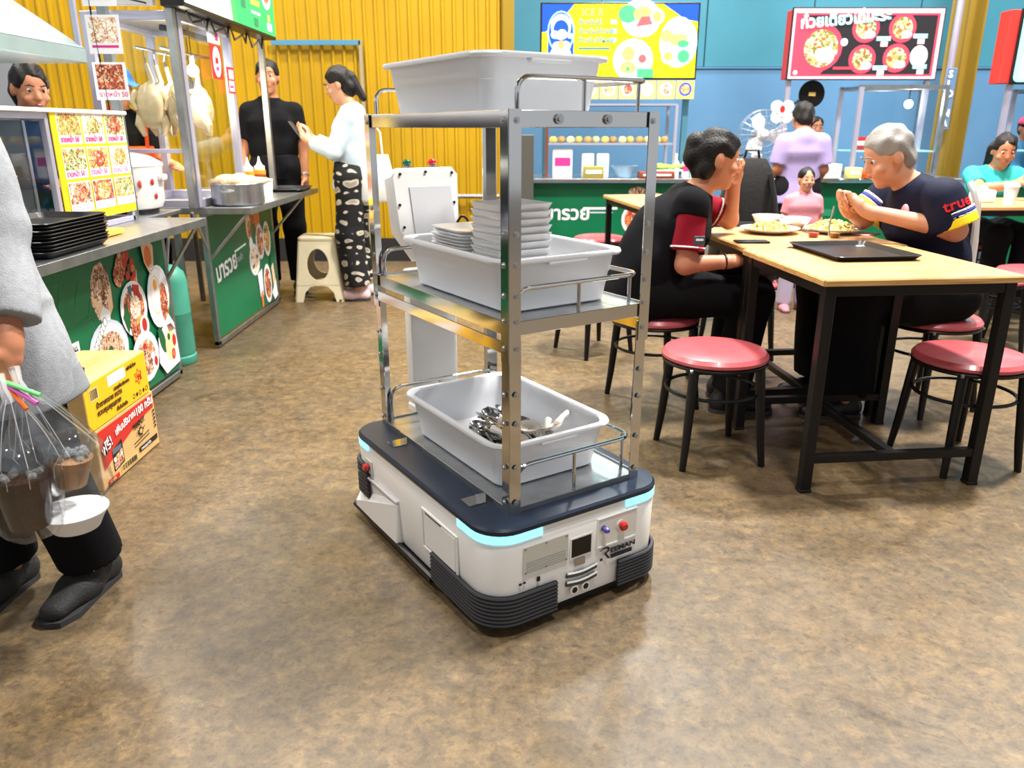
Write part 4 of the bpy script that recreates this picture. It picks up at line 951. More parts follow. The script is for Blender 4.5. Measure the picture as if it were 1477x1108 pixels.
for i in range(14): p.rect(.135+i*.0085, .015, .139+i*.0085+.002*(i % 2), .037, PBLACK)
p.rect(.28, .03, .435, .05, PBLACK); p.rect(.03, .008, .11, .026, BRED); p.line(.01, .003, .44, .003, .004, PBLACK)
for i in range(5): p.rect(.425, .08+i*.016, .437, .09+i*.016, PBLACK)
# little teapot emblem
p.disc(.31, .108, .017, PBLACK, .014); p.disc(.31, .108, .012, CARD, .009); p.line(.327, .108, .342, .12, .005, PBLACK); p.ring(.288, .109, .009, .003, PBLACK); p.disc(.31, .125, .005, PBLACK); p.rect(.30, .09, .32, .094, PBLACK)
p.obj('print', c1, frame((.1175, -.225, 0), (0, 1, 0), (0, 0, 1)))
TB = lambda y, z, a=0: frame((.1215, -.225+y, z), (0, math.cos(R(a)), math.sin(R(a))), (0, -math.sin(R(a)), math.cos(R(a))))
text('ฟรี!', .055, TB(.025, .118, 18), PBLACK, c1, bold=.002); text('ฟรี!', .055, TB(.0235, .120, 18) @ Matrix.Translation((0, 0, .0006)), PAPER, c1, bold=.0005)
text('เพิ่มปริมาณ', .036, TB(.125, .160, 8), PAPER, c1, bold=.0008); text('100 กรัม', .042, TB(.29, .175, 3), PAPER, c1, bold=.001)
text('TEAPOT', .026, TB(.255, .131, 4), PBLACK, c1, bold=.001)
text('ชาผงปรุงสำเร็จ', .014, TB(.29, .034), PAPER, c1); text('ขายส่ง', .016, TB(.04, .011), CARD2, c1)
c2 = carton('yellow printed cardboard box on top of the brown box', -1.57, 2.71, .230, (.24, .46, .165), CARD2)
q = B(); q.box((.1215, 0, .0825), (.002, .458, .163)); q.obj('yellow_face', YBOX, c2, smooth=0)
PF2 = frame((.1228, -.23, 0), (0, 1, 0), (0, 0, 1))
p = Print(); p.rect(.16, .115, .29, .155, PWHITE); p.obj('address_label', c2, PF2)
p = Print(); p.rect(.03, .10, .09, .145, CARD2)
for i in range(7): p.rect(.036+i*.007, .105, .040+i*.007, .14, PBLACK)
p.obj('barcode_label', c2, PF2)
st = [(.385+(.034 if i % 2 == 0 else .02)*math.sin(math.pi*i/6), .085+(.034 if i % 2 == 0 else .02)*math.cos(math.pi*i/6)) for i in range(12)]
p = Print(); p.poly(st, BRED); p.poly([(.385+(x-.385)*.75, .085+(y-.085)*.75) for x, y in st], YBOX); p.obj('star_emblem', c2, PF2)
for i, x in enumerate((.33, .355, .38, .41, .435)):
    p = Print(); p.disc(x, .022, .008, PBLACK) if i % 2 else p.ring(x, .022, .010, .003, PBLACK); p.obj('care_symbol', c2, PF2)
T2 = lambda y, z: frame((.1252, -.23+y, z), (0, 1, 0), (0, 0, 1))
text('W', .034, T2(.372, .073), BRED, c2, bold=.001)
for y, z, sz, s in ((.06, .068, .026, 'น้ำตาลทราย ขนาด'), (.06, .040, .028, 'ควบคุมคุณภาพ'), (.19, .092, .018, 'บรรจุภัณฑ์อาหาร'), (.19, .015, .018, 'เก็บในที่แห้ง'), (.30, .135, .018, 'ผลิตในไทย')): text(s, sz, T2(y, z), PBLACK, c2, bold=.0006)
q = B(); q.tube(fillet([(.03, -.232, .06), (.03, -.234, .09), (-.03, -.234, .09), (-.03, -.232, .06)], .008), .003, 6); q.obj('hand_hole', PBROWN, c2)
g = random.Random(9); b = B(); rings = []
for k, (rr, z) in enumerate(((.09, 0), (.10, .015), (.08, .035), (.04, .05), (.005, .055))):
    rings.append([(rr*(1+g.uniform(-.2, .25))*math.cos(2*math.pi*i/14), .8*rr*(1+g.uniform(-.2, .25))*math.sin(2*math.pi*i/14), max(0, z+g.uniform(-.006, .008)) if k else 0) for i in range(14)])
b.loft(rings); o = b.obj('bin_bag', mat('black_film', (18, 18, 20), .28), loc=(-1.57, 2.55, .401), smooth=20); tag(o, 'crumpled black plastic bag on the yellow box', 'bag')
# ------------------------------------------------------------------ extractor hood, partition, plastic stool
t = thing('extractor_hood', 'sloping pale steel extractor hood above the near stall', 'hood', (-2.62, 3.32, 1.50))
HD = mat('hood_steel', (158, 176, 178), .35, .5, var=.08)
b = B(); b.box((0, 0, .03), (1.5, .75, .06), .003); b.obj('hood_lip', HD, t)
b = B(); b.loft([[(-.75, -.37, .06), (.75, -.37, .06), (.75, .37, .06), (-.75, .37, .06)], [(-.4, -.2, .36), (.38, -.2, .36), (.38, .2, .36), (-.4, .2, .36)]]); b.obj('hood_slope', HD, t, smooth=0)
b = B(); b.box((0, 0, .9), (.5, .35, 1.1), .01); b.obj('duct', HD, t)
q = B(); q.box((.73, .36, .7), (.02, .02, 1.4)); q.obj('hanger', ALU, t); q = B(); q.box((-.73, .36, -.75), (.03, .03, 1.498)); q.obj('support_post', ALU, t); q = B(); q.box((-.73, -.36, -.75), (.03, .03, 1.498)); q.obj('support_post', ALU, t)
b = B(); b.box((-3.45, 4.9, 1.2), (1.1, .05, 2.4)); o = b.obj('partition_board', mat('grey_board', (150, 152, 158), .6, var=.05)); tag(o, 'plain grey partition board behind the vendor in navy', 'partition')
# blue-grey pipe frame fixed to the yellow wall and low pipe
b = B(); b.box((.40, 0, 0), (.80, .03, .04)); tfm = thing('wall_door_frame', 'thin blue-topped door frame set on the yellow wall', 'door frame', (-2.16, 7.57, 1.96)); b.obj('frame_head', mat('frame_blue', (70, 130, 160), .5), tfm)
b = B(); b.box((.80, 0, -.97), (.03, .03, 1.97)); b.obj('frame_jamb', mat('frame_grey', (150, 140, 110), .5), tfm)
b = B(); b.tube([(-.9, 7.53, .62), (-.12, 7.53, .62)], .022, 10); o = b.obj('wall_pipe', DULLSTEEL); tag(o, 'grey pipe running low along the yellow wall', 'pipe')
t = thing('plastic_stool', 'cream plastic stool with oval cut-out beside the second stall', 'stool', (-1.44, 5.86, 0), R(4))
PST = mat('cream_plastic', (216, 204, 172), .45, var=.06)
b = B(); b.loft([[(x, y, z) for x, y in rrect(-w, -w, w, w, .03, 4)] for z, w in ((.44, .135), (.455, .14), (.468, .138), (.472, .125))]); b.obj('seat', PST, t)
def leg_side(ang):
    """one side: trapezoid sheet with an oval hole and an arch between the feet"""
    T = Matrix.Rotation(ang, 4, 'Z'); vs = []; n = 24
    def at(u, z, d): w = .135+.045*(1-z/.445); return (u*w, -(w)+d, z)
    outer = []; inner = []
    for i in range(n):
        a = 2*math.pi*i/n; inner.append((.52*math.cos(a), .275+.115*math.sin(a)))
        c, s = math.cos(a), math.sin(a); m = max(abs(c), abs(s)); u, q = c/m, s/m
        z = .275+(.17 if q > 0 else .155)*q; outer.append((u, z))
    for d in (0, .012): vs += [at(u, z, d) for u, z in outer]+[at(u, z, d) for u, z in inner]
    fs = []
    for i in range(n):
        j = (i+1) % n; fs += [(i, j, n+j, n+i), (2*n+i, 3*n+i, 3*n+j, 2*n+j), (n+i, n+j, 3*n+j, 3*n+i), (i, 2*n+i, 2*n+j, j)]
    b = B(); b.add(vs, fs, T=T)
    for sg in (-1, 1):
        pl = [(sg*1.0, .125), (sg*1.0, .0), (sg*.68, .0), (sg*.60, .07), (sg*.38, .112), (sg*0, .125)]
        vs = [at(u, z, d) for d in (0, .012) for u, z in pl]; m = len(pl)
        b.add(vs, [tuple(range(m)), tuple(range(2*m-1, m-1, -1))]+[(i, (i+1) % m, m+(i+1) % m, m+i) for i in range(m)], T=T)
    return b
for k in range(4): leg_side(R(90*k)).obj('leg_panel', PST, t)
# ------------------------------------------------------------------ far stalls along the blue wall
def far_counter(label, x0, x1, y, zt, draw=None, lip=.06):
    t = thing('food_stall', label, 'food stall', (x0, y, 0)); L = x1-x0
    b = B(); b.box((L/2, .02, zt/2-.01), (L, .03, zt-.06)); pn = b.obj('front_panel', GREENV, t)
    b = B(); b.box((L/2, .28, zt-.015), (L+.08, .70, .03), .003); b.obj('counter_top', STEEL, t)
    for xx in (.02, L-.02): q = B(); q.box((xx, .55, zt/2-.02), (.04, .04, zt-.04)); q.obj('leg', DULLSTEEL, t); q = B(); q.box((xx, .02, .01), (.05, .05, .02)); q.obj('foot', DULLSTEEL, t)
    if draw: p = Print(); draw(p); p.obj('print', pn, frame((0, .0045, 0), (1, 0, 0), (0, 0, 1)))
    return t
def drawC(p):
    p.line(.50, .565, .80, .565, .02, PWHITE); p.line(.56, .53, .76, .53, .012, PGREY)
    dish(p, .95, .47, .11, .13, 2, 5); dish(p, 1.12, .58, .10, .12, 3, 5); dish(p, 1.08, .33, .10, .12, 0, 5); p.disc(.97, .7, .08, FD[4], .05); p.poly([(1.0, .2), (1.06, .2), (1.07, .32), (.99, .32)], PORANGE); p.poly([(1.1, .18), (1.18, .2), (1.14, .36)], PWHITE)
CZ = .82
stC = far_counter('green-fronted far stall under the blue and yellow menu', .12, 1.62, 6.92, CZ, drawC)
text('มารวย', .16, frame((.15, .003, .47), (1, 0, 0), (0, 0, 1)), PWHITE, stC, bold=.004)
stD = far_counter('green-fronted far stall under the red and black noodle menu', 2.20, 3.86, 6.92, CZ, lambda p: (dish(p, 1.2, .45, .11, .12, 2, 5), dish(p, 1.42, .5, .1, .1, 3, 4), p.rect(.3, .5, .62, .56, PTRACE)))
stE = far_counter('green-fronted far stall beyond the ochre steel column', 4.35, 5.6, 6.92, CZ)
# ---- blue and yellow menu
t = thing('menu_screen', 'bright blue and yellow menu screen on the blue wall', 'sign', (.255, 7.18, 1.645))
MW, MH = 1.315, .575
b = B(); b.box((MW/2, .035, MH/2), (MW+.03, .06, MH+.03), .004); b.obj('screen_case', BLACK, t)
E1 = .4
sB, sY, sL, sW, sG = (mat('screen_'+n, c, .4, emit=E1) for n, c in (('blue', (16, 70, 196)), ('yellow', (250, 236, 20)), ('sky', (150, 220, 246)), ('white', (226, 246, 250)), ('green', (70, 210, 110))))
sO, sR, sC, sK = (mat('screen_'+n, c, .4, emit=E1) for n, c in (('orange', (246, 150, 100)), ('red', (230, 84, 90)), ('olive', (196, 200, 90)), ('ink', (60, 110, 150))))
p = Print(); p.rect(0, 0, MW, MH, sY)
p.poly([(0, MH), (.27, MH), (.24, .54), (.20, .50), (.03, .36), (0, .36)], sB); p.poly([(1.02, MH), (MW, MH), (MW, .44), (1.2, .46), (1.14, .5)], sB)
p.rect(.05, .0, .27, .38, sB); p.disc(.16, .38, .11, sB, .15); p.ring(.16, .36, .115, .012, sL, .165)
p.disc(.16, .40, .085, sW, .10); p.disc(.16, .385, .065, sB, .07)
for x, y, r in ((.11, .34, .035), (.17, .345, .04), (.24, .33, .025), (.13, .25, .04), (.2, .25, .045), (.16, .18, .09), (.08, .44, .02), (.24, .44, .02)): p.disc(x, y, r, sW if r > .03 else sL, r*.9)
p.disc(.165, .26, .03, sO, .035)
p.disc(.83, .47, .16, sW, .15); p.disc(.85, .44, .14, sL, .12); p.disc(.72, .50, .08, sG, .07); p.disc(.85, .50, .08, sO, .06); p.poly([(.79, .40), (.93, .42), (.93, .48), (.84, .48)], sR); p.disc(.97, .48, .06, sW); p.disc(.97, .48, .04, sC)
p.disc(1.16, .28, .16, sW, .20); p.disc(1.18, .26, .14, sL, .17); p.disc(1.06, .33, .055, sO, .05); p.disc(1.16, .30, .08, sO, .05); p.disc(1.20, .27, .05, sG, .03); p.disc(1.08, .17, .06, sW); p.disc(1.08, .17, .038, sC); p.disc(1.21, .17, .05, sG, .05)
p.disc(.78, .14, .17, sW, .17); p.disc(.79, .13, .15, sL, .13); p.disc(.74, .19, .055, sO, .06); p.disc(.74, .08, .07, sO, .05); p.disc(.86, .15, .06, sW); p.disc(.86, .15, .035, sR); p.rect(.82, .0, .96, .07, sG); p.disc(.74, .07, .02, sG)
for i, (y, w) in enumerate(((.43, .14), (.36, .20), (.29, .23))): p.rect(.58, y-.01, .63, y+.025, sL)
p.rect(.31, .225, .58, .24, sK)
p.obj('menu_print', t, frame((0, .0045, 0), (1, 0, 0), (0, 0, 1)))
for y, s in ((.42, 'ข้าวมันไก่'), (.35, 'ข้าวมันไก่ทอด'), (.28, 'ข้าวมันไก่ผสม')): text(s, .055, frame((.31, -.003, y), (1, 0, 0), (0, 0, 1)), sK, t, bold=.0015)
text('ICE R', .08, frame((.33, -.003, .485), (1, 0, 0), (0, 0, 1)), mat('screen_pale', (240, 226, 130), .4, emit=E1), t)
for x in (.04, MW-.04): q = B(); q.box((x, .10, -.42), (.05, .05, .80)); q.obj('sign_post', mat('teal_post', (70, 120, 140), .5), t)
# strip of small dish pictures under the screen
t = thing('picture_strip', 'row of small yellow dish pictures below the blue and yellow menu', 'sign', (.60, 7.16, 1.475))
for i in range(6):
    q = B(); q.box((.07+i*.165, 0, .07), (.155, .006, .15), .002); q.obj('picture_card', mat('strip_yellow', (222, 196, 110), .5), t)
    p = Print(); p.disc(.07+i*.165, .075, .055, PWHITE if i < 5 else sB); p.disc(.07+i*.165, .075, .04, FD[i % 5]); p.obj('picture_print', t, frame((0, -.0032, 0), (1, 0, 0), (0, 0, 1)))
# ---- goods of stall C: glass case with trays of fruit, boxes, bottles
t = thing('glass_case', 'wide glass food case with two shelves on the far stall under the yellow menu', 'display case', (.30, 7.0, CZ+.001))
for x in (0, 1.1):
    for y in (0, .38): q = B(); q.box((x, y, .3), (.025, .025, .6)); q.obj('frame_post', mat('rust_post', (110, 60, 40), .5) if x == 0 else ALU, t)
for z in (.28, .60): q = B(); q.box((.55, .19, z), (1.1, .40, .014)); q.obj('shelf', ALU, t)
q = B(); q.box((.55, -.006, .44), (1.06, .004, .3)); q.obj('glass_pane', GLASS, t)
proto = None; g = random.Random(4)
FRU = [mat('bun_yellow', (232, 206, 110), .5), mat('bun_tan', (206, 160, 96), .5), mat('bun_pale', (238, 222, 160), .5)]
for i in range(14):
    if proto is None: b = B(); b.lathe([(.001, 0), (.025, .002), (.036, .018), (.034, .04), (.018, .054), (.001, .056)], 14); proto = o = b.obj('steamed_bun', FRU[0])
    else: o = proto.copy(); o.data = proto.data.copy(); o.data.materials[0] = FRU[i % 3]; COL.objects.link(o)
    o.location = (.36+i*.075, 7.08+.05*(i % 2), CZ+.001+.288); tag(o, ['yellow', 'tan', 'pale cream'][i % 3]+' round bun in the row on the far glass case shelf', 'bun', 'buns in the far glass case')
def pack(name, lb, cat, x, y, z, s, m, m2=None):
    t = thing(name, lb, cat, (x, y, z)); b = B(); b.box((0, 0, s[2]/2), s, .006, 2); b.obj('body', m, t)
    b = B(); b.box((0, -s[1]/2-.001, s[2]*.55), (s[0]*.8, .002, s[2]*.3)); b.obj('label_band', m2 or PWHITE, t); return t
pack('poster_box', 'white and pink carton standing on the far counter beside the rusty post', 'carton', .44, 7.05, CZ+.001, (.17, .06, .24), PAPER, PPINK)
pack('paper_box', 'white tissue box on the far counter left of the blue bowl', 'box', .66, 7.05, CZ+.001, (.10, .10, .20), PAPER, PGREY)
pack('paper_box', 'second white tissue box on the far counter, touching the blue bowl side', 'box', .79, 7.05, CZ+.001, (.10, .10, .20), PAPER, sL)
pack('olive_tin', 'olive green tin in front of the white tissue boxes', 'tin', .70, 6.92, CZ+.001, (.17, .10, .10), mat('olive_tin', (150, 140, 60), .5))
pack('red_tray_box', 'low brown-red box on the far counter below the green vegetables', 'box', 1.24, 6.92, CZ+.001, (.30, .14, .055), mat('brown_red', (130, 60, 40), .6))
t = thing('mixing_bowl', 'blue-white mixing bowl on the far counter', 'bowl', (.98, 7.03, CZ+.001)); b = B(); b.lathe([(.001, 0), (.06, 0), (.12, .10), (.115, .10), (.055, .01), (.001, .01)], 20); b.obj('bowl_body', mat('pale_blue', (150, 190, 220), .3), t)
t = thing('vegetable_tray', 'tray of green leaves on the far counter', 'vegetables', (1.34, 6.98, CZ+.058)); b = B(); b.box((0, 0, .006), (.26, .16, .012), .004); b.obj('tray', PAPER, t)
g = random.Random(8)
for i in range(9):
    b = B(); b.sphere((g.uniform(-.09, .09), g.uniform(-.05, .05), .03+g.uniform(0, .02)), (.05, .03, .018), 8, 6); b.obj('leaf', mat('lettuce', (150, 200, 70), .5, var=.15), t)
for i, (x, c, h) in enumerate(((1.46, (236, 236, 236), .17), (1.55, (226, 60, 120), .17), (1.62, (220, 230, 226), .16))):
    t = thing('bottle', ['white squeeze bottle at the end of the far counter', 'pink-labelled bottle at the end of the far counter', 'pale green bottle at the end of the far counter'][i], 'bottle', (x, 7.2, CZ+.001)); b = B(); b.lathe([(.001, 0), (.032, 0), (.033, h*.7), (.014, h*.86), (.013, h), (.001, h)], 14); b.obj('bottle_body', PAPER if i != 2 else mat('mint', (170, 220, 200), .4), t)
    b = B(); b.lathe([(.0335, h*.25), (.0335, h*.55)], 14); b.obj('label_band', mat('lab%d' % i, c, .5), t); b = B(); b.lathe([(.015, h), (.015, h+.025), (.001, h+.027)], 12); b.obj('cap', PAPER, t)
# brown board and black chair-back left of stall C
b = B(); b.box((0, 0, .34), (.24, .03, .68), .006); o = b.obj('notice_board', mat('slate', (74, 72, 66), .6), loc=(.06, 6.7, .5)); tag(o, 'dark grey board on legs by the edge of the yellow wall', 'board')
b = B(); b.box((0, 0, .25), (.30, .22, .5), .02, 2); o = b.obj('black_crate', BLACK, loc=(.06, 6.72, 0)); tag(o, 'black crate below the dark grey board', 'crate')
# ---- red and black noodle menu
t = thing('menu_lightbox', 'red and black noodle light-box menu above the far stall', 'sign', (2.37, 7.18, 1.635)); MW, MH = 1.265, .55
b = B(); b.box((MW/2, .0, MH/2), (MW+.02, .02, MH+.02), .003); b.obj('sign_rim', BLACK, t)
b = B(); b.box((MW/2, .09, MH/2), (MW, .16, MH), .003); b.obj('sign_case', mat('case_red', (190, 50, 44), .5), t)
nR, nP, nK, nW, nT = (mat('neon_'+n, c, .4, emit=.32) for n, c in (('red', (232, 62, 84)), ('pink', (250, 180, 190)), ('black', (34, 32, 36)), ('white', (232, 248, 248)), ('sky', (150, 226, 236))))
fN = food('neon_food', [(196, 150, 84), (216, 190, 140), (96, 120, 46), (160, 84, 44), (226, 214, 190)], 50, emit=.12)
p = Print(); p.rect(0, 0, MW, MH, nP); p.rect(.02, .02, MW-.03, MH-.035, nR); p.rect(.05, .035, MW-.05, MH-.05, nK)
p.poly([(0.02, .02), (.26, .02), (.34, .12), (.30, .30), (.12, .50), (.02, .52)], nR)
p.disc(.25, .25, .19, nR); p.disc(.26, .24, .145, fN, .15); p.disc(.30, .19, .08, nW, .06)
for x, y in ((.62, .40), (.93, .40), (.62, .155), (.91, .165)): p.disc(x, y, .115, nR); p.disc(x, y, .085, fN); p.disc(x+.04, y-.05, .045, nW, .03)
p.disc(1.10, .18, .075, nW, .085); p.disc(.45, .29, .03, nW); p.disc(.06, .05, .018, nW)
for x, y in ((.72, .30), (1.03, .32), (.72, .07), (1.06, .08)): p.rect(x, y, x+.12, y+.035, nT); p.rect(x+.04, y-.045, x+.10, y-.005, nP)
p.rect(.38, .075, .56, .095, nR)
p.obj('menu_print', t, frame((0, -.0105, 0), (1, 0, 0), (0, 0, 1)))
text('ก๋วยเตี๋ยวไก่มะระ', .125, frame((.065, -.0185, .395), (1, .0, .09), (0, 0, 1)), nT, t, bold=.004, sx=.95); text('ก๋วยเตี๋ยวไก่มะระ', .125, frame((.06, -.0195, .40), (1, .0, .09), (0, 0, 1)), nW, t, bold=.001, sx=.95)
for x in (.03, MW-.03): q = B(); q.box((x, .05, -.4), (.04, .04, .8)); q.obj('sign_post', ALU, t)
# third sign, cut by the frame
t = thing('menu_lightbox', 'white picture light-box menu with red side beyond the ochre column', 'sign', (4.30, 7.18, 1.60)); MW, MH = 1.2, .58
b = B(); b.box((MW/2, .0, MH/2), (MW+.02, .02, MH+.02), .003); b.obj('sign_rim', BLACK, t); b = B(); b.box((MW/2-.04, .09, MH/2), (MW+.1, .16, MH), .003); b.obj('sign_case', mat('case_red', (190, 50, 44), .5), t)
p = Print(); p.rect(0.01, .01, MW-.01, MH-.01, nT, .04)
for x, y in ((.2, .40), (.2, .15), (.5, .4), (.5, .15), (.8, .4), (.8, .15)): p.rect(x-.14, y-.11, x+.14, y+.11, nW); p.disc(x, y, .09, fN)
p.obj('menu_print', t, frame((0, -.0105, 0), (1, 0, 0), (0, 0, 1)))
for x in (.03, MW-.03): q = B(); q.box((x, .05, -.4), (.04, .04, .8)); q.obj('sign_post', ALU, t)
# ---- glass cabinets of stalls D and E
def far_case(lb, x, w, h, y=7.0, lamp=True):
    t = thing('glass_cabinet', lb, 'display case', (x, y, CZ+.001))
    for xx in (0, w):
        for yy in (0, .42): q = B(); q.box((xx, yy, h/2), (.035, .035, h)); q.obj('frame_post', ALU if xx == 0 else DULLSTEEL, t)
    for z in (.02, h): 
        for yy in (0, .42): q = B(); q.box((w/2, yy, z), (w+.03, .03, .035)); q.obj('frame_rail', DULLSTEEL, t)
    q = B(); q.box((w/2, .21, h-.0), (w, .42, .02)); q.obj('cabinet_roof', DULLSTEEL, t)
    q = B(); q.box((w/2, 0, h/2+.1), (w-.04, .004, h-.25)); q.obj('glass_pane', GLASS, t)
    q = B(); q.box((w/2, .21, .22), (w-.04, .38, .012)); q.obj('shelf', mat('shelf_cyan', (150, 214, 220), .4), t)
    return t
far_case('glass noodle cabinet under the red and black menu', 2.95, .72, .74)
t = thing('cabinet_lamp', 'small glaring white lamp inside the noodle cabinet', 'lamp', (3.46, 7.2, 1.43)); b = B(); b.sphere((0, 0, 0), .035, 14, 8); b.obj('bulb', mat('bulb_glow', (235, 248, 255), .3, emit=14), t); q = B(); q.tube([(0, 0, .03), (0, 0, .12)], .006, 6); q.obj('cord', BLACK, t)
l = bpy.data.lights.new('cabinet_light', 'POINT'); l.energy = 6; l.shadow_soft_size = .035; lo = bpy.data.objects.new('cabinet_light', l); COL.objects.link(lo); lo.parent = t; lo.location = (0, -.05, 0)
far_case('glass cabinet of the far stall beyond the ochre column', 4.5, .9, .72)
pack('noodle_pack', 'red and white noodle pack hanging high in the noodle cabinet', 'packet', 3.08, 7.2, 1.04, (.12, .05, .12), PRED, PWHITE); pack('noodle_pack', 'white noodle pack on the noodle cabinet shelf', 'packet', 3.26, 7.2, 1.05, (.12, .06, .10), PAPER, sL)
pack('yellow_tub', 'pale yellow tub on the counter in front of the noodle cabinet', 'tub', 2.92, 6.88, CZ+.001, (.11, .11, .09), mat('pale_yellow', (236, 222, 140), .5)); pack('orange_tub', 'orange tub beside the pale yellow tub', 'tub', 3.10, 6.88, CZ+.001, (.18, .12, .08), mat('orange_tub', (220, 96, 30), .5)); pack('white_tub', 'white tub at the start of the noodle stall counter', 'tub', 2.72, 6.9, CZ+.001, (.16, .14, .12), PAPER, PGREY)
# ---- wok, face-less round sign, pedestal fan, column
t = thing('wok', 'black wok hung on the blue wall under the red menu', 'wok', (2.63, 7.27, 1.515)); b = B(); TW = Matrix.Rotation(R(90), 4, 'X'); b.lathe([(.115, .0), (.112, .008), (.085, -.035), (.035, -.052), (.001, -.055), (.001, -.048), (.035, -.045), (.08, -.03), (.107, .006)], 24, T=TW); b.obj('wok_bowl', mat('wok_iron', (26, 25, 24), .4, .6), t); q = B(); q.cyl((-.10, .0, -.05), (-.17, .0, -.10), .012, n=8); q.obj('handle', BLACK, t); q = B(); q.box((0, -.012, 0), (.06, .004, .03)); q.obj('wok_label', mat('label_gold', (200, 170, 90), .5), t)
q = B(); q.cyl((0, 0, .10), (0, .0, .122), .006, n=6); q.obj('hanger', BLACK, t)
t = thing('clover_sign', 'small white four-lobed sign on a pole near the wok', 'sign', (2.25, 6.86, CZ+.001)); q = B(); q.cyl((0, 0, 0), (0, 0, .56), .008, n=8); q.obj('pole', ALU, t); b = B(); p = Print()
for i, (dx, dz) in enumerate(((-.04, .5), (.04, .5), (-.045, .58), (.045, .58), (0, .55))): b.cyl((dx, .004, dz), (dx, -.006-.0012*i, dz), .05, n=16)
b.obj('sign_plate', PAPER, t); p.disc(0, .56, .022, PRED, .03); p.obj('emblem', t, frame((0, -.0112, 0), (1, 0, 0), (0, 0, 1)))
t = thing('pedestal_fan', 'grey pedestal fan with round wire cage in front of the far stalls', 'fan', (2.02, 6.68, 0)); FG = mat('fan_grey', (150, 154, 160), .4, .5)
b = B(); b.lathe([(.001, 0), (.2, 0), (.2, .02), (.05, .05), (.001, .05)], 24); b.obj('base', FG, t); b = B(); b.cyl((0, 0, .04), (0, 0, 1.12), .016, n=10); b.obj('pole', FG, t)
FT = Matrix.Translation((0, -.08, 1.18)) @ Matrix.Rotation(R(90), 4, 'X')
q = B()
for rr, zz in ((.19, 0), (.19, .06), (.14, .085), (.09, .095), (.04, .10)): q.tube([(rr*math.cos(2*math.pi*i/28), rr*math.sin(2*math.pi*i/28), zz) for i in range(28)], .0025, 5, closed=True, T=FT)
for k in range(24): a = 2*math.pi*k/24; q.tube([(rr*math.cos(a), rr*math.sin(a), zz) for rr, zz in ((.19, 0), (.19, .06), (.14, .085), (.04, .10))], .0018, 4, T=FT)
o = q.obj('cage', FG, t); o['kind'] = 'stuff'
for k in range(3):
    a = 2*math.pi*k/3; q = B(); T3 = FT @ Matrix.Rotation(a, 4, 'Z'); q.loft([[(.02, -.02, .02), (.02, .02, .045), (.02, .02, .048), (.02, -.02, .023)], [(.10, -.07, .015), (.10, .05, .055), (.10, .05, .058), (.10, -.07, .018)], [(.165, -.05, .02), (.165, .03, .05), (.165, .03, .053), (.165, -.05, .023)]], T=T3); q.obj('blade', mat('fan_white', (226, 228, 230), .35), t)
q = B(); q.sphere((0, 0, .04), (.045, .045, .06), 14, 8, T=FT); q.obj('hub', mat('fan_white', (226, 228, 230), .35), t); q = B(); q.cyl((0, -.06, 1.18), (0, .09, 1.18), .06, .045, n=16); q.obj('motor', FG, t); q = B(); q.box((0, 0, .98), (.08, .07, .1), .01); q.obj('switch_box', PAPER, t)
OCH = mat('ochre_paint', (140, 115, 40), .5, var=.08, vscale=2)
b = B()
for x in (-.09, .09): b.box((x, 0, 2.9), (.02, .2, 5.8))
b.box((0, 0, 2.9), (.18, .02, 5.8)); b.box((0, 0, .01), (.32, .32, .02))
o = b.obj('steel_column', OCH, loc=(4.08, 7.62, 0), rz=R(18)); o['kind'] = 'structure'; o.name = 'trim_3'
b = B(); b.cyl((3.93, 7.5, 0), (3.93, 7.5, 5.8), .03, n=12); o = b.obj('conduit_pipe', ALU); tag(o, 'pale conduit pipe running up beside the ochre column', 'pipe')
t = thing('vertical_sign', 'narrow upright white letter sign on the ochre column', 'sign', (3.925, 7.44, 1.23)); b = B(); b.box((.0, 0, .25), (.085, .012, .52), .003); b.obj('sign_plate', mat('sign_blue', (92, 124, 160), .5), t)
for i, ch in enumerate('SJOINA'): text(ch, .085, frame((-.034, -.009, .43-i*.082), (1, 0, 0), (0, 0, 1)), PWHITE, t, bold=.003, ext=.003, sx=.95)
# ---- drinks and cups on the right table
t = thing('drink_cup', 'white paper cup with lid on the table of the person in teal', 'cup', (3.16, 5.05, TZ)); b = B(); b.lathe([(.001, 0), (.03, 0), (.042, .11), (.044, .112), (.001, .112)], 18); b.obj('cup_body', PAPER, t); b = B(); b.lathe([(.046, .112), (.046, .12), (.036, .135), (.001, .136)], 18); b.obj('cup_lid', PAPER, t)
t = thing('napkin_box', 'white napkin box beside the drink cup on the right table', 'napkin box', (3.10, 5.25, TZ)); b = B(); b.box((0, 0, .04), (.13, .10, .08), .012, 2); b.obj('box_body', PAPER, t); b = B(); b.box((0, 0, .085), (.05, .03, .03), .008); b.obj('napkin', PAPER, t)
t = thing('condiment_jar', 'clear condiment jar with red contents at the edge of the right table', 'jar', (2.95, 5.45, TZ)); b = B(); b.lathe([(.001, 0), (.04, 0), (.042, .09), (.001, .09)], 16); b.obj('jar_body', mat('jar_red', (170, 50, 60), .3), t); b = B(); b.lathe([(.043, .09), (.043, .11), (.02, .125), (.001, .125)], 16); b.obj('lid', STEEL, t)
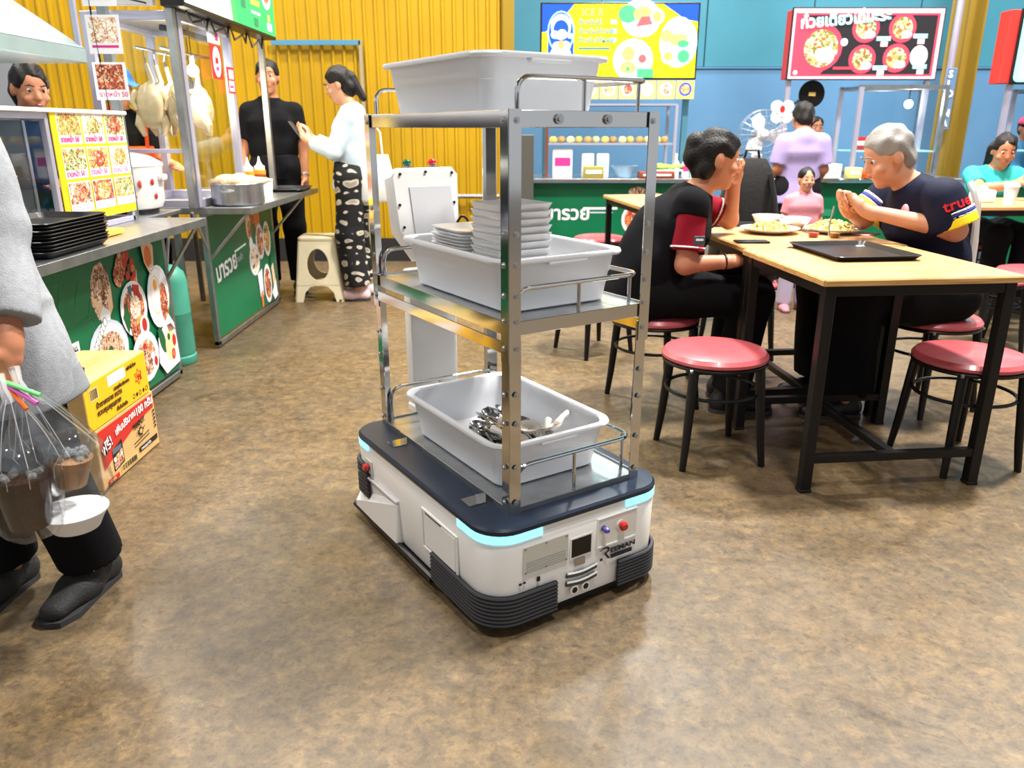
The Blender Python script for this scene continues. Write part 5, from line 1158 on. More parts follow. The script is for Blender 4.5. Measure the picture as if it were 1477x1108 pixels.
# ------------------------------------------------------------------ people: one smooth skin per body, clothes and hair as children
V3 = lambda *a: np.array(a, dtype=np.float64)
def unit(v): v = np.asarray(v, float); return v/np.linalg.norm(v)
class Field:
    """distance field on a grid, meshed by surface nets"""
    def __init__(s, lo, hi, h):
        s.h = h; s.lo = np.asarray(lo, float); s.n = np.ceil((np.asarray(hi)-s.lo)/h).astype(int)+1
        s.ax = [s.lo[i]+h*np.arange(s.n[i]) for i in range(3)]; s.D = np.full(s.n, .5, np.float32)
    def _sub(s, lo, hi):
        sl = []; g = []
        for i in range(3):
            a = max(0, int((lo[i]-s.lo[i])/s.h)); b = min(s.n[i], int((hi[i]-s.lo[i])/s.h)+2)
            if b <= a: return None, None
            sl.append(slice(a, b)); g.append(s.ax[i][a:b])
        return tuple(sl), (g[0][:, None, None], g[1][None, :, None], g[2][None, None, :])
    def _mix(s, sl, d, k, sub=False):
        D = s.D[sl]
        if sub:
            h = np.clip(.5-.5*(D+d)/k, 0, 1); s.D[sl] = D*(1-h)-d*h+k*h*(1-h)
        else:
            h = np.clip(.5+.5*(D-d)/k, 0, 1); s.D[sl] = D*(1-h)+d*h-k*h*(1-h)
    def cone(s, a, b, ra, rb, k=.02, lat=None, asp=1., cuta=False, cutb=False, off=0, sub=False):
        a = np.asarray(a, float); b = np.asarray(b, float); ra += off; rb += off
        R0 = max(ra, rb)*max(asp, 1)+k+.02
        sl, g = s._sub(np.minimum(a, b)-R0, np.maximum(a, b)+R0)
        if sl is None: return
        ba = b-a; L2 = max(ba@ba, 1e-9)
        q = [g[i]-a[i] for i in range(3)]
        t0 = (q[0]*ba[0]+q[1]*ba[1]+q[2]*ba[2])/L2; t = np.clip(t0, 0, 1)
        q = [q[i]-t*ba[i] for i in range(3)]
        if lat is not None and asp != 1:
            lt = unit(lat); ql = (q[0]*lt[0]+q[1]*lt[1]+q[2]*lt[2])*(1-1/asp); q = [q[i]-ql*lt[i] for i in range(3)]
        d = np.sqrt(q[0]**2+q[1]**2+q[2]**2)-(ra+(rb-ra)*t)
        L = math.sqrt(L2)
        if cuta: d = np.maximum(d, -t0*L)
        if cutb: d = np.maximum(d, (t0-1)*L)
        s._mix(sl, d, k, sub)
    def ell(s, c, r, ax=None, k=.02, off=0, sub=False):
        c = np.asarray(c, float); r = np.asarray(r, float)+off; m = r.max()+k+.02
        sl, g = s._sub(c-m, c+m)
        if sl is None: return
        ax = np.eye(3) if ax is None else ax
        q = [g[i]-c[i] for i in range(3)]
        p = [q[0]*ax[i][0]+q[1]*ax[i][1]+q[2]*ax[i][2] for i in range(3)]
        k0 = np.sqrt(sum((p[i]/r[i])**2 for i in range(3))); k1 = np.sqrt(sum((p[i]/r[i]**2)**2 for i in range(3)))+1e-9
        s._mix(sl, k0*(k0-1)/k1, k, sub)
    def cut(s, p, n):
        """keep what lies behind the plane through p with normal n"""
        n = unit(n); s.D = np.maximum(s.D, ((s.ax[0]-p[0])*n[0])[:, None, None]+((s.ax[1]-p[1])*n[1])[None, :, None]+((s.ax[2]-p[2])*n[2])[None, None, :]).astype(np.float32)
    def wrinkle(s, amp, f=26, seed=0):
        x, y, z = s.ax[0][:, None, None], s.ax[1][None, :, None], s.ax[2][None, None, :]; g = random.Random(seed)
        w = 0
        for i in range(4):
            d = [g.uniform(-1, 1), g.uniform(-1, 1), g.uniform(-.7, .7)]; ff = f*g.uniform(.6, 1.7)
            w = w+np.sin(ff*(d[0]*x+d[1]*y+d[2]*z)+g.uniform(0, 6)+1.3*np.sin(9*(d[1]*x-d[0]*y+z*d[2]+i)))
        s.D = (s.D+amp*.35*w).astype(np.float32)
    def mesh(s, name, m, parent, base):
        D = s.D; S0 = D < 0; n = D.shape
        c = np.zeros(tuple(k-1 for k in n), np.uint8)
        for i in (0, 1):
            for j in (0, 1):
                for k in (0, 1): c += S0[i:n[0]-1+i, j:n[1]-1+j, k:n[2]-1+k]
        cells = np.argwhere((c > 0) & (c < 8))
        idx = -np.ones(c.shape, np.int32); idx[tuple(cells.T)] = np.arange(len(cells))
        acc = np.zeros((len(cells), 3)); cnt = np.zeros(len(cells))
        cor = [(i, j, k) for i in (0, 1) for j in (0, 1) for k in (0, 1)]
        val = {q: D[tuple((cells+np.array(q)).T)] for q in cor}
        for p in cor:
            for a in range(3):
                if p[a] == 0:
                    q = list(p); q[a] = 1; q = tuple(q); va, vb = val[p], val[q]; mk = (va < 0) != (vb < 0)
                    t = np.where(mk, va/np.where(np.abs(va-vb) < 1e-9, 1, va-vb), 0)
                    pt = np.array(p, float)[None, :].repeat(len(cells), 0); pt[:, a] += t
                    acc[mk] += pt[mk]; cnt[mk] += 1
        vs = (cells+acc/cnt[:, None])*s.h+s.lo-np.asarray(base)
        fs = []
        for a in range(3):
            u, v = (a+1) % 3, (a+2) % 3
            A = np.take(S0, range(0, n[a]-1), a); Bv = np.take(S0, range(1, n[a]), a)
            e = np.argwhere(A != Bv); e = e[(e[:, u] > 0) & (e[:, v] > 0) & (e[:, u] < n[u]-1) & (e[:, v] < n[v]-1)]
            if not len(e): continue
            def I(du, dv): q = e.copy(); q[:, u] += du; q[:, v] += dv; return idx[tuple(q.T)]
            quad = np.stack([I(-1, -1), I(0, -1), I(0, 0), I(-1, 0)], 1)
            fl = A[tuple(e.T)]; quad[~fl] = quad[~fl][:, ::-1]; fs.append(quad)
        F = np.concatenate(fs).astype(np.int32)
        me = bpy.data.meshes.new(name); me.vertices.add(len(vs)); me.vertices.foreach_set('co', vs.astype(np.float32).ravel())
        me.loops.add(len(F)*4); me.loops.foreach_set('vertex_index', F.ravel()); me.polygons.add(len(F))
        me.polygons.foreach_set('loop_start', np.arange(0, len(F)*4, 4, dtype=np.int32)); me.polygons.foreach_set('use_smooth', np.ones(len(F), bool))
        me.materials.append(m); me.update(calc_edges=True); me.validate()
        o = bpy.data.objects.new(name, me); COL.objects.link(o); o.parent = parent; return o
def hand(F, w, d, n, side, curl=(.35, .5, .4), spread=.06, thumb=.5, s=1.):
    """palm from wrist w along d, palm normal n, thumb on +side; fingers bend towards n"""
    d, n, side = unit(d), unit(n), unit(side)
    F.cone(w-d*.02, w+d*.03*s, .024*s, .026*s, .015, side, 1.25); F.cone(w+d*.03*s, w+d*.085*s, .0165*s, .0145*s, .012, side, 2.1)
    for i, (o, L, r) in enumerate(((.031, .070, .0088), (.011, .080, .0092), (-.009, .074, .0088), (-.028, .058, .0078))):
        p = w+d*(.082-.004*abs(i-1))*s+side*o*s; a = 0; dd = d+side*spread*(1.5-i)
        dd = unit(dd)
        for j, (f, c) in enumerate(zip((.45, .32, .23), curl)):
            a += c*(1+.08*i); q = p+(dd*math.cos(a)+n*math.sin(a))*L*f*s
            F.cone(p, q, r*s*(1-.08*j), r*s*(.94-.1*j), .006); p = q
    p = w+d*.022*s+side*.026*s; q = p+(d*.55+side*.62+n*.35*thumb*2)*.040*s; F.cone(p, q, .013*s, .011*s, .012)
    r2 = q+unit(d*.9+side*(.35-.6*thumb)+n*.5*thumb)*.030*s; F.cone(q, r2, .0105*s, .0095*s, .006); F.cone(r2, r2+unit(d*.95-side*.25*thumb+n*.4*thumb)*.024*s, .0095*s, .008*s, .006)
def skeleton(sc=1., **kw):
    J = dict(pelvis=V3(0, 0, .92), waist=V3(0, .0, 1.06), chest=V3(0, .01, 1.24), neck=V3(0, .02, 1.385), head=V3(0, -.01, 1.535),
             Lsh=V3(.158, .02, 1.305), Rsh=V3(-.158, .02, 1.305), Lel=V3(.205, .03, 1.08), Rel=V3(-.205, .03, 1.08), Lwr=V3(.235, -.04, .84), Rwr=V3(-.235, -.04, .84),
             Lhip=V3(.09, 0, .90), Rhip=V3(-.09, 0, .90), Lkn=V3(.10, -.02, .49), Rkn=V3(-.10, -.02, .49), Lan=V3(.105, .02, .085), Ran=V3(-.105, .02, .085),
             Lto=V3(.12, -.14, .03), Rto=V3(-.12, -.14, .03), face=V3(0, -1, 0), hup=V3(0, 0, 1), lat=V3(1, 0, 0))
    for k, v in J.items():
        if k not in ('face', 'hup', 'lat'): J[k] = v*sc
    for k, v in kw.items(): J[k] = np.asarray(v, float)
    return J
def person(label, loc, rz, J, top, bottom, hair, skin=SKIN, shoes=None, h=.006, hands=None, s=1., fat=1., group=None, brow=True, extra=None):
    t = thing('person', label, 'person', loc, rz, group)
    pts = np.array([J[k] for k in J if k not in ('face', 'hup', 'lat')]); lo = pts.min(0)-.24*s; hi = pts.max(0)+.24*s; lo[2] = max(lo[2], -.045)
    base = V3(0, 0, 0); f, u = unit(J['face']), unit(J['hup']); l = np.cross(u, f)*-1; l = unit(l); u = unit(np.cross(f, l)*1.0); u = u if u@J['hup'] > 0 else -u
    lat = unit(J['Lsh']-J['Rsh']); hl = unit(J['Lhip']-J['Rhip'])
    # ---- body
    F = Field(lo, hi, h)
    TR = [(J['pelvis'], J['waist'], .105, .098, hl, 1.42), (J['waist'], J['chest'], .098, .112, lat, 1.42), (J['chest'], J['chest']*.45+J['neck']*.55, .110, .06, lat, 1.45)]
    for a, b, ra, rb, lt, asp in TR: F.cone(a, b, ra*s*fat, rb*s*fat, .05*s, lt, asp)
    [F.cone(J['neck']-unit(J['head']-J['neck'])*.04*s, J[q+'sh'], .062*s, .046*s, .05*s) for q in 'LR']
    F.cone(J['neck'], J['head']-u*.05*s, .056*s, .05*s, .03*s)
    for q in 'LR':
        F.cone(J[q+'sh'], J[q+'el'], .05*s*fat, .04*s*fat, .03*s); F.cone(J[q+'el'], J[q+'wr'], .041*s*fat, .027*s, .02*s)
        F.cone(J[q+'hip'], J[q+'kn'], .085*s*fat, .058*s*fat, .04*s); F.cone(J[q+'kn'], J[q+'an'], .056*s*fat, .038*s, .03*s)
        ft = J[q+'an']*V3(1, 1, 0)+V3(0, 0, J[q+'an'][2]-.045*s); F.cone(J[q+'an'], ft, .034*s, .026*s, .02*s); F.cone(ft, ft+(J[q+'to']-ft)*.75, .024*s, .016*s, .02*s)
    c = J['head']; X3 = np.array([l, f, u])
    F.ell(c+u*.03*s-f*.008*s, V3(.076, .095, .090)*s, X3, .02*s); F.ell(c-u*.04*s+f*.022*s, V3(.058, .068, .078)*s, X3, .03*s)
    F.ell(c-u*.096*s+f*.058*s, V3(.026, .024, .022)*s, X3, .02*s)
    for sg in (-1, 1):
        F.ell(c+l*sg*.077*s-f*.008*s-u*.005*s, V3(.011, .02, .033)*s, X3, .008*s)
        F.ell(c+l*sg*.032*s+f*.094*s+u*.009*s, V3(.0155, .0125, .0058)*s, X3, .008*s, sub=True)
        F.ell(c+l*sg*.042*s+f*.066*s-u*.028*s, V3(.022, .02, .02)*s, X3, .015*s)
    F.cone(c+f*.082*s+u*.018*s, c+f*.103*s-u*.022*s, .008*s, .0115*s, .012*s)
    for sg in (-1, 1): F.ell(c+f*.093*s-u*.025*s+l*sg*.011*s, V3(.008, .009, .007)*s, X3, .008*s)
    F.cone(c+f*.084*s-u*.056*s-l*.018*s, c+f*.084*s-u*.056*s+l*.018*s, .009*s, .009*s, .012*s)
    hands = hands or {}
    for q, sg in (('L', 1), ('R', -1)):
        hd = hands.get(q, {}); d = unit(hd.get('d', J[q+'wr']-J[q+'el'])); nn = hd.get('n', -sg*lat); sd = hd.get('side', unit(f*1.0-d*(f@d)))
        hand(F, J[q+'wr'], d, nn, sd, hd.get('curl', (.35, .45, .35)), thumb=hd.get('thumb', .5), s=s*hd.get('s', 1))
    F.mesh('body', skin, t, base)
    # ---- face details
    EYE = mat('eye_white', (206, 196, 188), .3); IRIS = mat('iris', (34, 22, 18), .2); LIP = mat('lips', (168, 88, 80), .45)
    for sg in (-1, 1):
        b = B(); e = c+l*sg*.0315*s+f*.0735*s+u*.009*s; b.sphere(tuple(e), .0112*s, 12, 8); o = b.obj('eye', EYE, t); b = B(); b.sphere(tuple(e+f*.0042*s), .0086*s, 10, 7); b.obj('iris', IRIS, o)
        b = B(); b.tube([tuple(c+l*sg*a*s+f*bb*s+u*dd*s) for a, bb, dd in ((.014, .098, .032), (.032, .094, .037), (.050, .082, .031))], [.0035*s, .0042*s, .002*s], 6); b.obj('eyebrow', hair[1], t)
    b = B(); b.tube([tuple(c+l*a*s+f*bb*s-u*dd*s) for a, bb, dd in ((-.022, .084, .056), (-.008, .0945, .053), (0, .096, .055), (.008, .0945, .053), (.022, .084, .056))], [.0025*s, .005*s, .005*s, .005*s, .0025*s], 6); b.obj('lips', LIP, t)
    # ---- hair
    H = Field(c-.26*s, c+.26*s, max(h*.8, .005)); st = hair[0]
    H.ell(c+u*.036*s-f*.014*s, V3(.084, .100, .096)*s, X3, .01*s)
    if st != 'short': H.ell(c-f*.05*s-u*.03*s, V3(.078, .06, .075)*s, X3, .03*s)
    else: H.ell(c-f*.06*s-u*.02*s, V3(.066, .045, .06)*s, X3, .02*s)
    H.wrinkle(.0065*s, 85, 3)
    H.ell(c+f*.092*s-u*.022*s, V3(.070, .078, .092)*s, X3, .014*s, sub=True); H.cut(c-u*.10*s, -u+f*.5)
    for sg in (-1, 1): H.ell(c+l*sg*.082*s+f*.03*s-u*.035*s, V3(.03, .05, .05)*s, X3, .012*s, sub=True)
    if st == 'bun': H.ell(c-f*.105*s+u*.055*s, V3(.045, .04, .045)*s, X3, .012*s); H.ell(c-f*.112*s+u*.0*s, V3(.05, .034, .05)*s, X3, .02*s)
    if st == 'topbun': H.ell(c-f*.04*s+u*.135*s, V3(.035, .035, .03)*s, X3, .012*s)
    if st == 'tail': H.cone(c-f*.10*s+u*.02*s, c-f*.13*s-u*.14*s, .04*s, .025*s, .02*s)
    if st == 'long':
        for sg in (-1, 0, 1): H.cone(c-f*.05*s+l*sg*.05*s, c-f*.07*s+l*sg*.06*s-u*.20*s, .05*s, .03*s, .03*s)
    H.mesh('hair', hair[1], t, base)
    if st == 'cap' or (len(hair) > 2 and hair[2]):
        K = Field(c-.2*s, c+.2*s, .006); K.ell(c+u*.04*s-f*.012*s, V3(.091, .107, .102)*s, X3, .01); K.cut(c+u*.045*s, -u); K.cone(c+f*.07*s+u*.052*s, c+f*.15*s+u*.045*s, .012*s, .008*s, .02, l, 5.); K.mesh('cap', hair[2], t, base)
    # ---- trousers or skirt
    bm, bh = bottom['m'], bottom.get('hem', 1.); off = bottom.get('off', .014)*s; ra, rb, rc = bottom.get('r', (.10, .085, .075))
    F = Field(lo, hi, max(h, .006))
    F.cone(J['pelvis']-V3(0, 0, .02)*s, J['pelvis']+unit(J['waist']-J['pelvis'])*.09*s, .112*s*fat*bottom.get('pf', 1), .104*s*fat*bottom.get('pf', 1), .04*s, hl, 1.42, cutb=True, off=off)
    for q in 'LR':
        e = J[q+'kn']+(J[q+'an']-J[q+'kn'])*bh
        F.cone(J[q+'hip'], J[q+'kn'], ra*s*fat, rb*s*fat, .04*s); F.cone(J[q+'kn'], e, rb*s*fat, rc*s, .03*s, cutb=True)
    if bottom.get('skirt'):
        m0 = (J['Lkn']+J['Rkn'])/2; m1 = (J['Lan']+J['Ran'])/2; e = m0+(m1-m0)*bh; F.cone(J['pelvis'], m0, .13*s, .12*s, .05, hl, 1.3); F.cone(m0, e, .12*s, .13*s, .05, hl, 1.4, cutb=True)
    F.wrinkle(.006*s, 22, 5); F.mesh('trousers', bm, t, base)
    # ---- top
    tm = top['m']; off = top.get('off', .011)*s; sl = top.get('sleeve', .6)
    F = Field(lo, hi, max(h, .006))
    hem = J['pelvis']-V3(0, 0, top.get('hem', .06))*s
    F.cone(hem, J['waist'], .112*s*fat+top.get('flare', 0), .102*s*fat, .05*s, hl, 1.42, cuta=True, off=off)
    for a, b, r0, r1, lt, asp in TR[1:]: F.cone(a, b, r0*s*fat, r1*s*fat, .05*s, lt, asp, off=off)
    [F.cone(J['neck']-unit(J['head']-J['neck'])*.045*s, J[q+'sh'], .064*s, .048*s, .045*s, off=off*.5) for q in 'LR']
    F.cone(J['neck']-unit(J['head']-J['neck'])*.03*s, J['neck']+unit(J['head']-J['neck'])*.012*s, .075*s, .062*s, .03*s, cutb=True)
    sr = top.get('sr', (.052, .050, .040))
    for q in 'LR':
        if sl <= 1: F.cone(J[q+'sh'], J[q+'sh']+(J[q+'el']-J[q+'sh'])*sl, sr[0]*s*fat, sr[1]*s*fat, .03*s, cutb=True, off=off*.6)
        else:
            F.cone(J[q+'sh'], J[q+'el'], sr[0]*s*fat, sr[1]*s*fat, .03*s, off=off*.6); F.cone(J[q+'el'], J[q+'el']+(J[q+'wr']-J[q+'el'])*(sl-1), sr[1]*s*fat, sr[2]*s, .02*s, cutb=True, off=off*.5)
    if extra: extra(F)
    F.wrinkle(top.get('wr', .006)*s, 24, 9); F.mesh('top', tm, t, base)
    # ---- shoes
    if shoes:
        for q in 'LR':
            d = unit(J[q+'to']-J[q+'an']-V3(0, 0, (J[q+'to']-J[q+'an'])[2])); a = J[q+'an']*V3(1, 1, 0)+V3(0, 0, .042)*s+V3(0, 0, J[q+'an'][2]-.085*s)
            G = Field(a-.27*s, a+.27*s, max(h*.8, .005)); side = np.cross(d, V3(0, 0, 1))
            G.cone(a-d*.045*s, a+d*.07*s, .040*s, .042*s, .03*s, side, 1.05); G.cone(a+d*.05*s, a+d*.165*s-V3(0, 0, .012)*s, .040*s, .027*s, .03*s, side, 1.35); G.cone(a-d*.04*s, a-d*.03*s+V3(0, 0, .05)*s, .038*s, .036*s, .03*s)
            G.cut(V3(0, 0, a[2]-.040*s), V3(0, 0, -1)); o = G.mesh('shoe', shoes, t, base)
            b = B(); b.prism([tuple((a+d*x*s+side*y*s)[:2]) for x, y in ((-.085, -.02), (-.085, .02), (-.06, .04), (.05, .045), (.14, .055), (.19, .035), (.2, 0), (.19, -.035), (.14, -.055), (.05, -.045), (-.06, -.04))], a[2]-.042*s, a[2]-.026*s); b.obj('sole', RUBBER, o)
    return t
def band(t, a, b, r0, r1, m, name, h=.005, base=None):
    """cuff or stripe round a limb, cut square at both ends"""
    a, b = np.asarray(a, float), np.asarray(b, float); F = Field(np.minimum(a, b)-.14, np.maximum(a, b)+.14, h); F.cone(a, b, r0, r1, .01, cuta=True, cutb=True); return F.mesh(name, m, t, V3(0, 0, 0))
CL = lambda n, c, r=.92: mat(n, c, r, bump=.25, bscale=220, spec=.15)
# ---- the person with the drinks, walking past at the left edge
GREYK = mat('grey_knit', (146, 149, 154), .9, var=.1, vscale=60, bump=.5, bscale=320)
J = skeleton(1., pelvis=(-.02, 0, .90), waist=(-.07, .0, 1.04), chest=(-.11, .01, 1.22), neck=(-.13, .02, 1.37), head=(-.14, -.02, 1.52), Lsh=(.035, .0, 1.31), Rsh=(-.29, .03, 1.33), Lel=(.15, -.08, 1.01), Lwr=(.202, -.21, .775), Rel=(-.34, .03, 1.06), Rwr=(-.33, -.08, .83),
             Lhip=(.055, 0, .88), Rhip=(-.10, 0, .88), Lkn=(.10, -.03, .46), Rkn=(-.09, .0, .48), Lan=(.14, .04, .085), Ran=(-.09, .03, .085), Lto=(.115, -.125, .03), Rto=(-.11, -.13, .03))
def flare(F): F.cone(V3(-.01, .0, .575), V3(-.06, .0, 1.03), .156, .138, .05, V3(1, 0, 0), 1.34, cuta=True); F.cone(V3(.075, .01, .575), V3(-.02, .01, 1.0), .13, .10, .06, cuta=True)
PL1 = (-1.31, 1.86, 0)
pp = person('person in grey knit cardigan and black trousers carrying bagged drinks', PL1, 0, J, dict(m=GREYK, sleeve=1.78, hem=.1, flare=.0, sr=(.064, .060, .052), wr=.009), dict(m=CL('black_cloth', (16, 16, 18)), r=(.085, .09, .085), hem=.95, pf=.74), ('long', HAIR), SKIN2, mat('black_knit_shoe', (34, 33, 34), .7, bump=.6, bscale=160), h=.005,
            hands=dict(L=dict(d=(-.1, -.25, -1), n=(-.9, -.3, .1), side=(-.1, -1, .25), curl=(.9, 1.1, .8), thumb=.9)), extra=flare)
F = Field(V3(-.35, -.3, .52), V3(.35, .3, .7), .006); F.cone(V3(-.01, 0, .567), V3(-.016, 0, .625), .1590, .157, .01, V3(1, 0, 0), 1.34, cuta=True, cutb=True); F.cone(V3(.077, .01, .567), V3(.065, .01, .625), .1335, .130, .05, cuta=True, cutb=True); F.wrinkle(.007, 24, 9); F.mesh('ribbed_hem', mat('grey_rib', (136, 139, 144), .9, bump=.6, bscale=500), pp, V3(0, 0, 0))
band(pp, J['Lel']+(J['Lwr']-J['Lel'])*.62, J['Lel']+(J['Lwr']-J['Lel'])*.80, .057, .053, mat('grey_rib', (136, 139, 144), .9, bump=.6, bscale=500), 'ribbed_cuff')
text('n', .04, frame((.128, -.02, .0835), (1, .0, 0), (0, .9, .3)), PAPER, pp, ext=.006); text('u', .03, frame((.158, -.01, .084), (1, .0, 0), (0, .9, .3)), PAPER, pp, ext=.006)
# drinks and bags hanging from the hand
HX, HY, HZ = PL1[0]+.20, PL1[1]-.245, .695
ICE = mat('iced_coffee', (44, 18, 12), .15, var=.3, vscale=40); MILK = mat('milky_coffee', (176, 130, 92), .25, var=.15, vscale=30); FILM = film('bag_film', (244, 246, 250), .22, .35, .10); PET = film('cup_plastic', (240, 244, 246), .05, .25, .04)
def iced_cup(lb, x, y, z, r, hh, m, tilt=0):
    t = thing('iced_drink', lb, 'drink', (x, y, z)); t.rotation_euler = (0, R(tilt), 0)
    b = B(); b.lathe([(.001, .001), (r*.66, .001), (r*.96, hh*.83), (.001, hh*.84)], 24); b.obj('drink', m, t)
    b = B(); b.lathe([(.001, 0), (r*.69, 0), (r, hh), (r*1.04, hh), (r*1.04, hh+.006)], 24); b.obj('cup_wall', PET, t)
    for k in range(10): a = 2*math.pi*k/10; q = B(); q.tube([(r*.70*math.cos(a), r*.70*math.sin(a), .005), (r*.99*math.cos(a), r*.99*math.sin(a), hh*.95)], .0016, 4); q.obj('cup_flute', PET, t)
    b = B(); b.lathe([(r*1.05, hh+.004), (r*1.05, hh+.012), (r*.85, hh+.035), (r*.4, hh+.055), (r*.15, hh+.057)], 24); b.obj('dome_lid', PET, t)
    g = random.Random(3)
    for k in range(14):
        q = B(); a = g.uniform(0, 6.28); d = r*.68*math.sqrt(g.random()); q.box((0, 0, 0), (.018, .017, .015), .004, T=Matrix.Translation((d*math.cos(a), d*math.sin(a), hh*.85+g.uniform(0, .01))) @ Matrix.Rotation(g.uniform(0, 3), 4, 'Z') @ Matrix.Rotation(g.uniform(0, 3), 4, 'X')); q.obj('ice_cube', mat('ice', (206, 204, 200), .1, alpha=.45), t)
    return t
def bag(lb, x, y, top, r, z0, mid, m=FILM, sx=1., seed=1):
    """thin film bag gathered at the hand, spreading round what is inside"""
    t = thing('carrier_bag', lb, 'bag', (x, y, z0)); g = random.Random(seed); n = 30; rings = []; H = top[2]-z0
    for k in range(13):
        f = k/12; z = H*f; rr = r*(1-.06*(1-f)) if z < mid else r*(1-(z-mid)/(H-mid))**.85+.012
        cx, cy = (top[0]-x)*f**1.4, (top[1]-y)*f**1.4
        if k == 0: rr *= .72
        rings.append([(cx+rr*sx*(1+.07*math.sin(5*a+k*.6+seed)+.05*math.sin(11*a+seed))*math.cos(a), cy+rr*(1+.07*math.sin(5*a+k*.6+seed)+.04*math.sin(9*a))*math.sin(a), z) for a in [2*math.pi*i/n for i in range(n)]])
    b = B(); b.loft(rings, True, False); b.obj('bag_film', m, t)
    for k in range(9):   # gathered folds
        a = 2*math.pi*k/9; q = B(); q.tube([(rr[int(k*n/9)][0], rr[int(k*n/9)][1], rr[int(k*n/9)][2]) for rr in rings[5:]], .0009, 4); q.obj('fold', mat('fold_film', (244, 246, 250), .15, alpha=.35, spec=.8), t)
    q = B(); q.tube([(top[0]-x, top[1]-y, H-.01), (top[0]-x-.01, top[1]-y, H+.02), (top[0]-x-.02, top[1]-y+.01, H+.05)], [.012, .009, .012], 8); q.obj('bag_neck', mat('fold_film', (244, 246, 250), .15, alpha=.35, spec=.8), t)
iced_cup('clear cup of dark iced coffee in the bag held by the cardigan person', -1.098, 1.585, .365, .062, .15, ICE)
bag('clear plastic bag round the dark iced coffee', -1.098, 1.585, (HX+.03, HY-.04, HZ-.02), .075, .345, .19, seed=2)
iced_cup('clear cup of milky iced coffee hanging behind the dark one', -1.045, 1.675, .425, .05, .085, MILK, 8)
bag('clear plastic bag round the milky iced coffee', -1.04, 1.675, (HX+.04, HY, HZ-.015), .082, .385, .14, sx=1.1, seed=4)
t = thing('takeout_bowl', 'white lidded takeout bowl hanging below the milky coffee', 'bowl', (-1.045, 1.665, .318)); b = B(); b.lathe([(.001, 0), (.052, 0), (.072, .04), (.001, .04)], 24); b.obj('bowl_body', PAPER, t); b = B(); b.lathe([(.075, .04), (.077, .046), (.06, .053), (.001, .055)], 24); b.obj('bowl_lid', PAPER, t)
for i, (n, c, e) in enumerate((('green', (110, 226, 120), (-1.012, 1.575, .682)), ('magenta', (226, 110, 200), (-1.022, 1.575, .663)), ('orange', (246, 120, 30), (-1.048, 1.575, .65)))):
    b = B(); b.tube([(-1.125, 1.605, .708-.004*i), (-1.085, 1.592, .703-.008*i), e], .0052, 10); o = b.obj('drinking_straw', mat('straw_'+n, c, .35)); tag(o, n+' drinking straw held in the cardigan person\'s hand', 'straw')
# ---- woman with the bun, seated at the left of the table
MAROON = CL('maroon_cloth', (128, 20, 36)); BLK = CL('black_jacket', (15, 15, 19))
J = skeleton(1., pelvis=(0, .03, .52), waist=(0, -.02, .64), chest=(0, -.11, .80), neck=(0, -.17, .93), head=(0, -.25, 1.07), face=(0, -1, -.15), Rsh=(-.165, -.12, .90), Lsh=(.165, -.14, .90), Rel=(-.205, -.10, .655), Rwr=(-.19, -.285, .665), Lel=(.17, -.37, .80), Lwr=(.10, -.36, .975),
             Rhip=(-.09, .02, .51), Lhip=(.09, .02, .51), Rkn=(-.12, -.42, .50), Lkn=(.10, -.42, .50), Ran=(-.12, -.36, .057), Lan=(.10, -.40, .057), Rto=(-.13, -.52, .0), Lto=(.11, -.56, .0))
def cape(F): F.cone(V3(0, -.02, .78), V3(0, .12, .42), .12, .15, .06, V3(1, 0, 0), 1.3, cutb=True)
PW2 = (.625, 3.45, .03)
pw = person('seated woman with dark hair bun in black waistcoat and maroon sleeves', PW2, R(90), J, dict(m=BLK, sleeve=.16, hem=.06, off=.02, wr=.007), dict(m=CL('black_cloth', (16, 16, 18)), r=(.11, .09, .085), hem=.95), ('bun', HAIR), SKIN2, mat('dark_shoe', (28, 26, 28), .5), h=.005,
            hands=dict(R=dict(d=(.15, -1, .1), n=(.3, 0, -1), side=(.9, 0, .3), curl=(.4, .5, .4)), L=dict(d=(-.55, -.1, .8), n=(-.5, .85, 0), side=(-.5, .5, -.4), curl=(.6, .9, .6))), extra=cape)
for q in 'LR':
    a, b2 = J[q+'sh'], J[q+'el']; F = Field(np.minimum(a, b2)-.15, np.maximum(a, b2)+.15, .006); F.cone(a+(b2-a)*.22, a+(b2-a)*.78, .066, .072, .03, cutb=True); F.wrinkle(.006, 30, 4); F.mesh('sleeve', MAROON, pw, V3(0, 0, 0))
    band(pw, a+(b2-a)*.70, a+(b2-a)*.73, .0745, .0745, PAPER, 'sleeve_piping')
band(pw, J['neck']-V3(0, .0, .02), J['neck']+V3(0, -.012, .008), .074, .067, PAPER, 'collar_piping')
b = B(); b.box((-.279, -.135, .765), (.003, .045, .035), .001); o = b.obj('sleeve_badge', mat('badge', (60, 84, 92), .5), pw); b = B(); b.box((-.2815, -.135, .768), (.002, .03, .008)); b.obj('badge_print', PAPER, o)
a = J['Rel']+(J['Rwr']-J['Rel'])*.88; band(pw, a, a+unit(J['Rwr']-J['Rel'])*.008, .037, .037, BLACK, 'wristband')
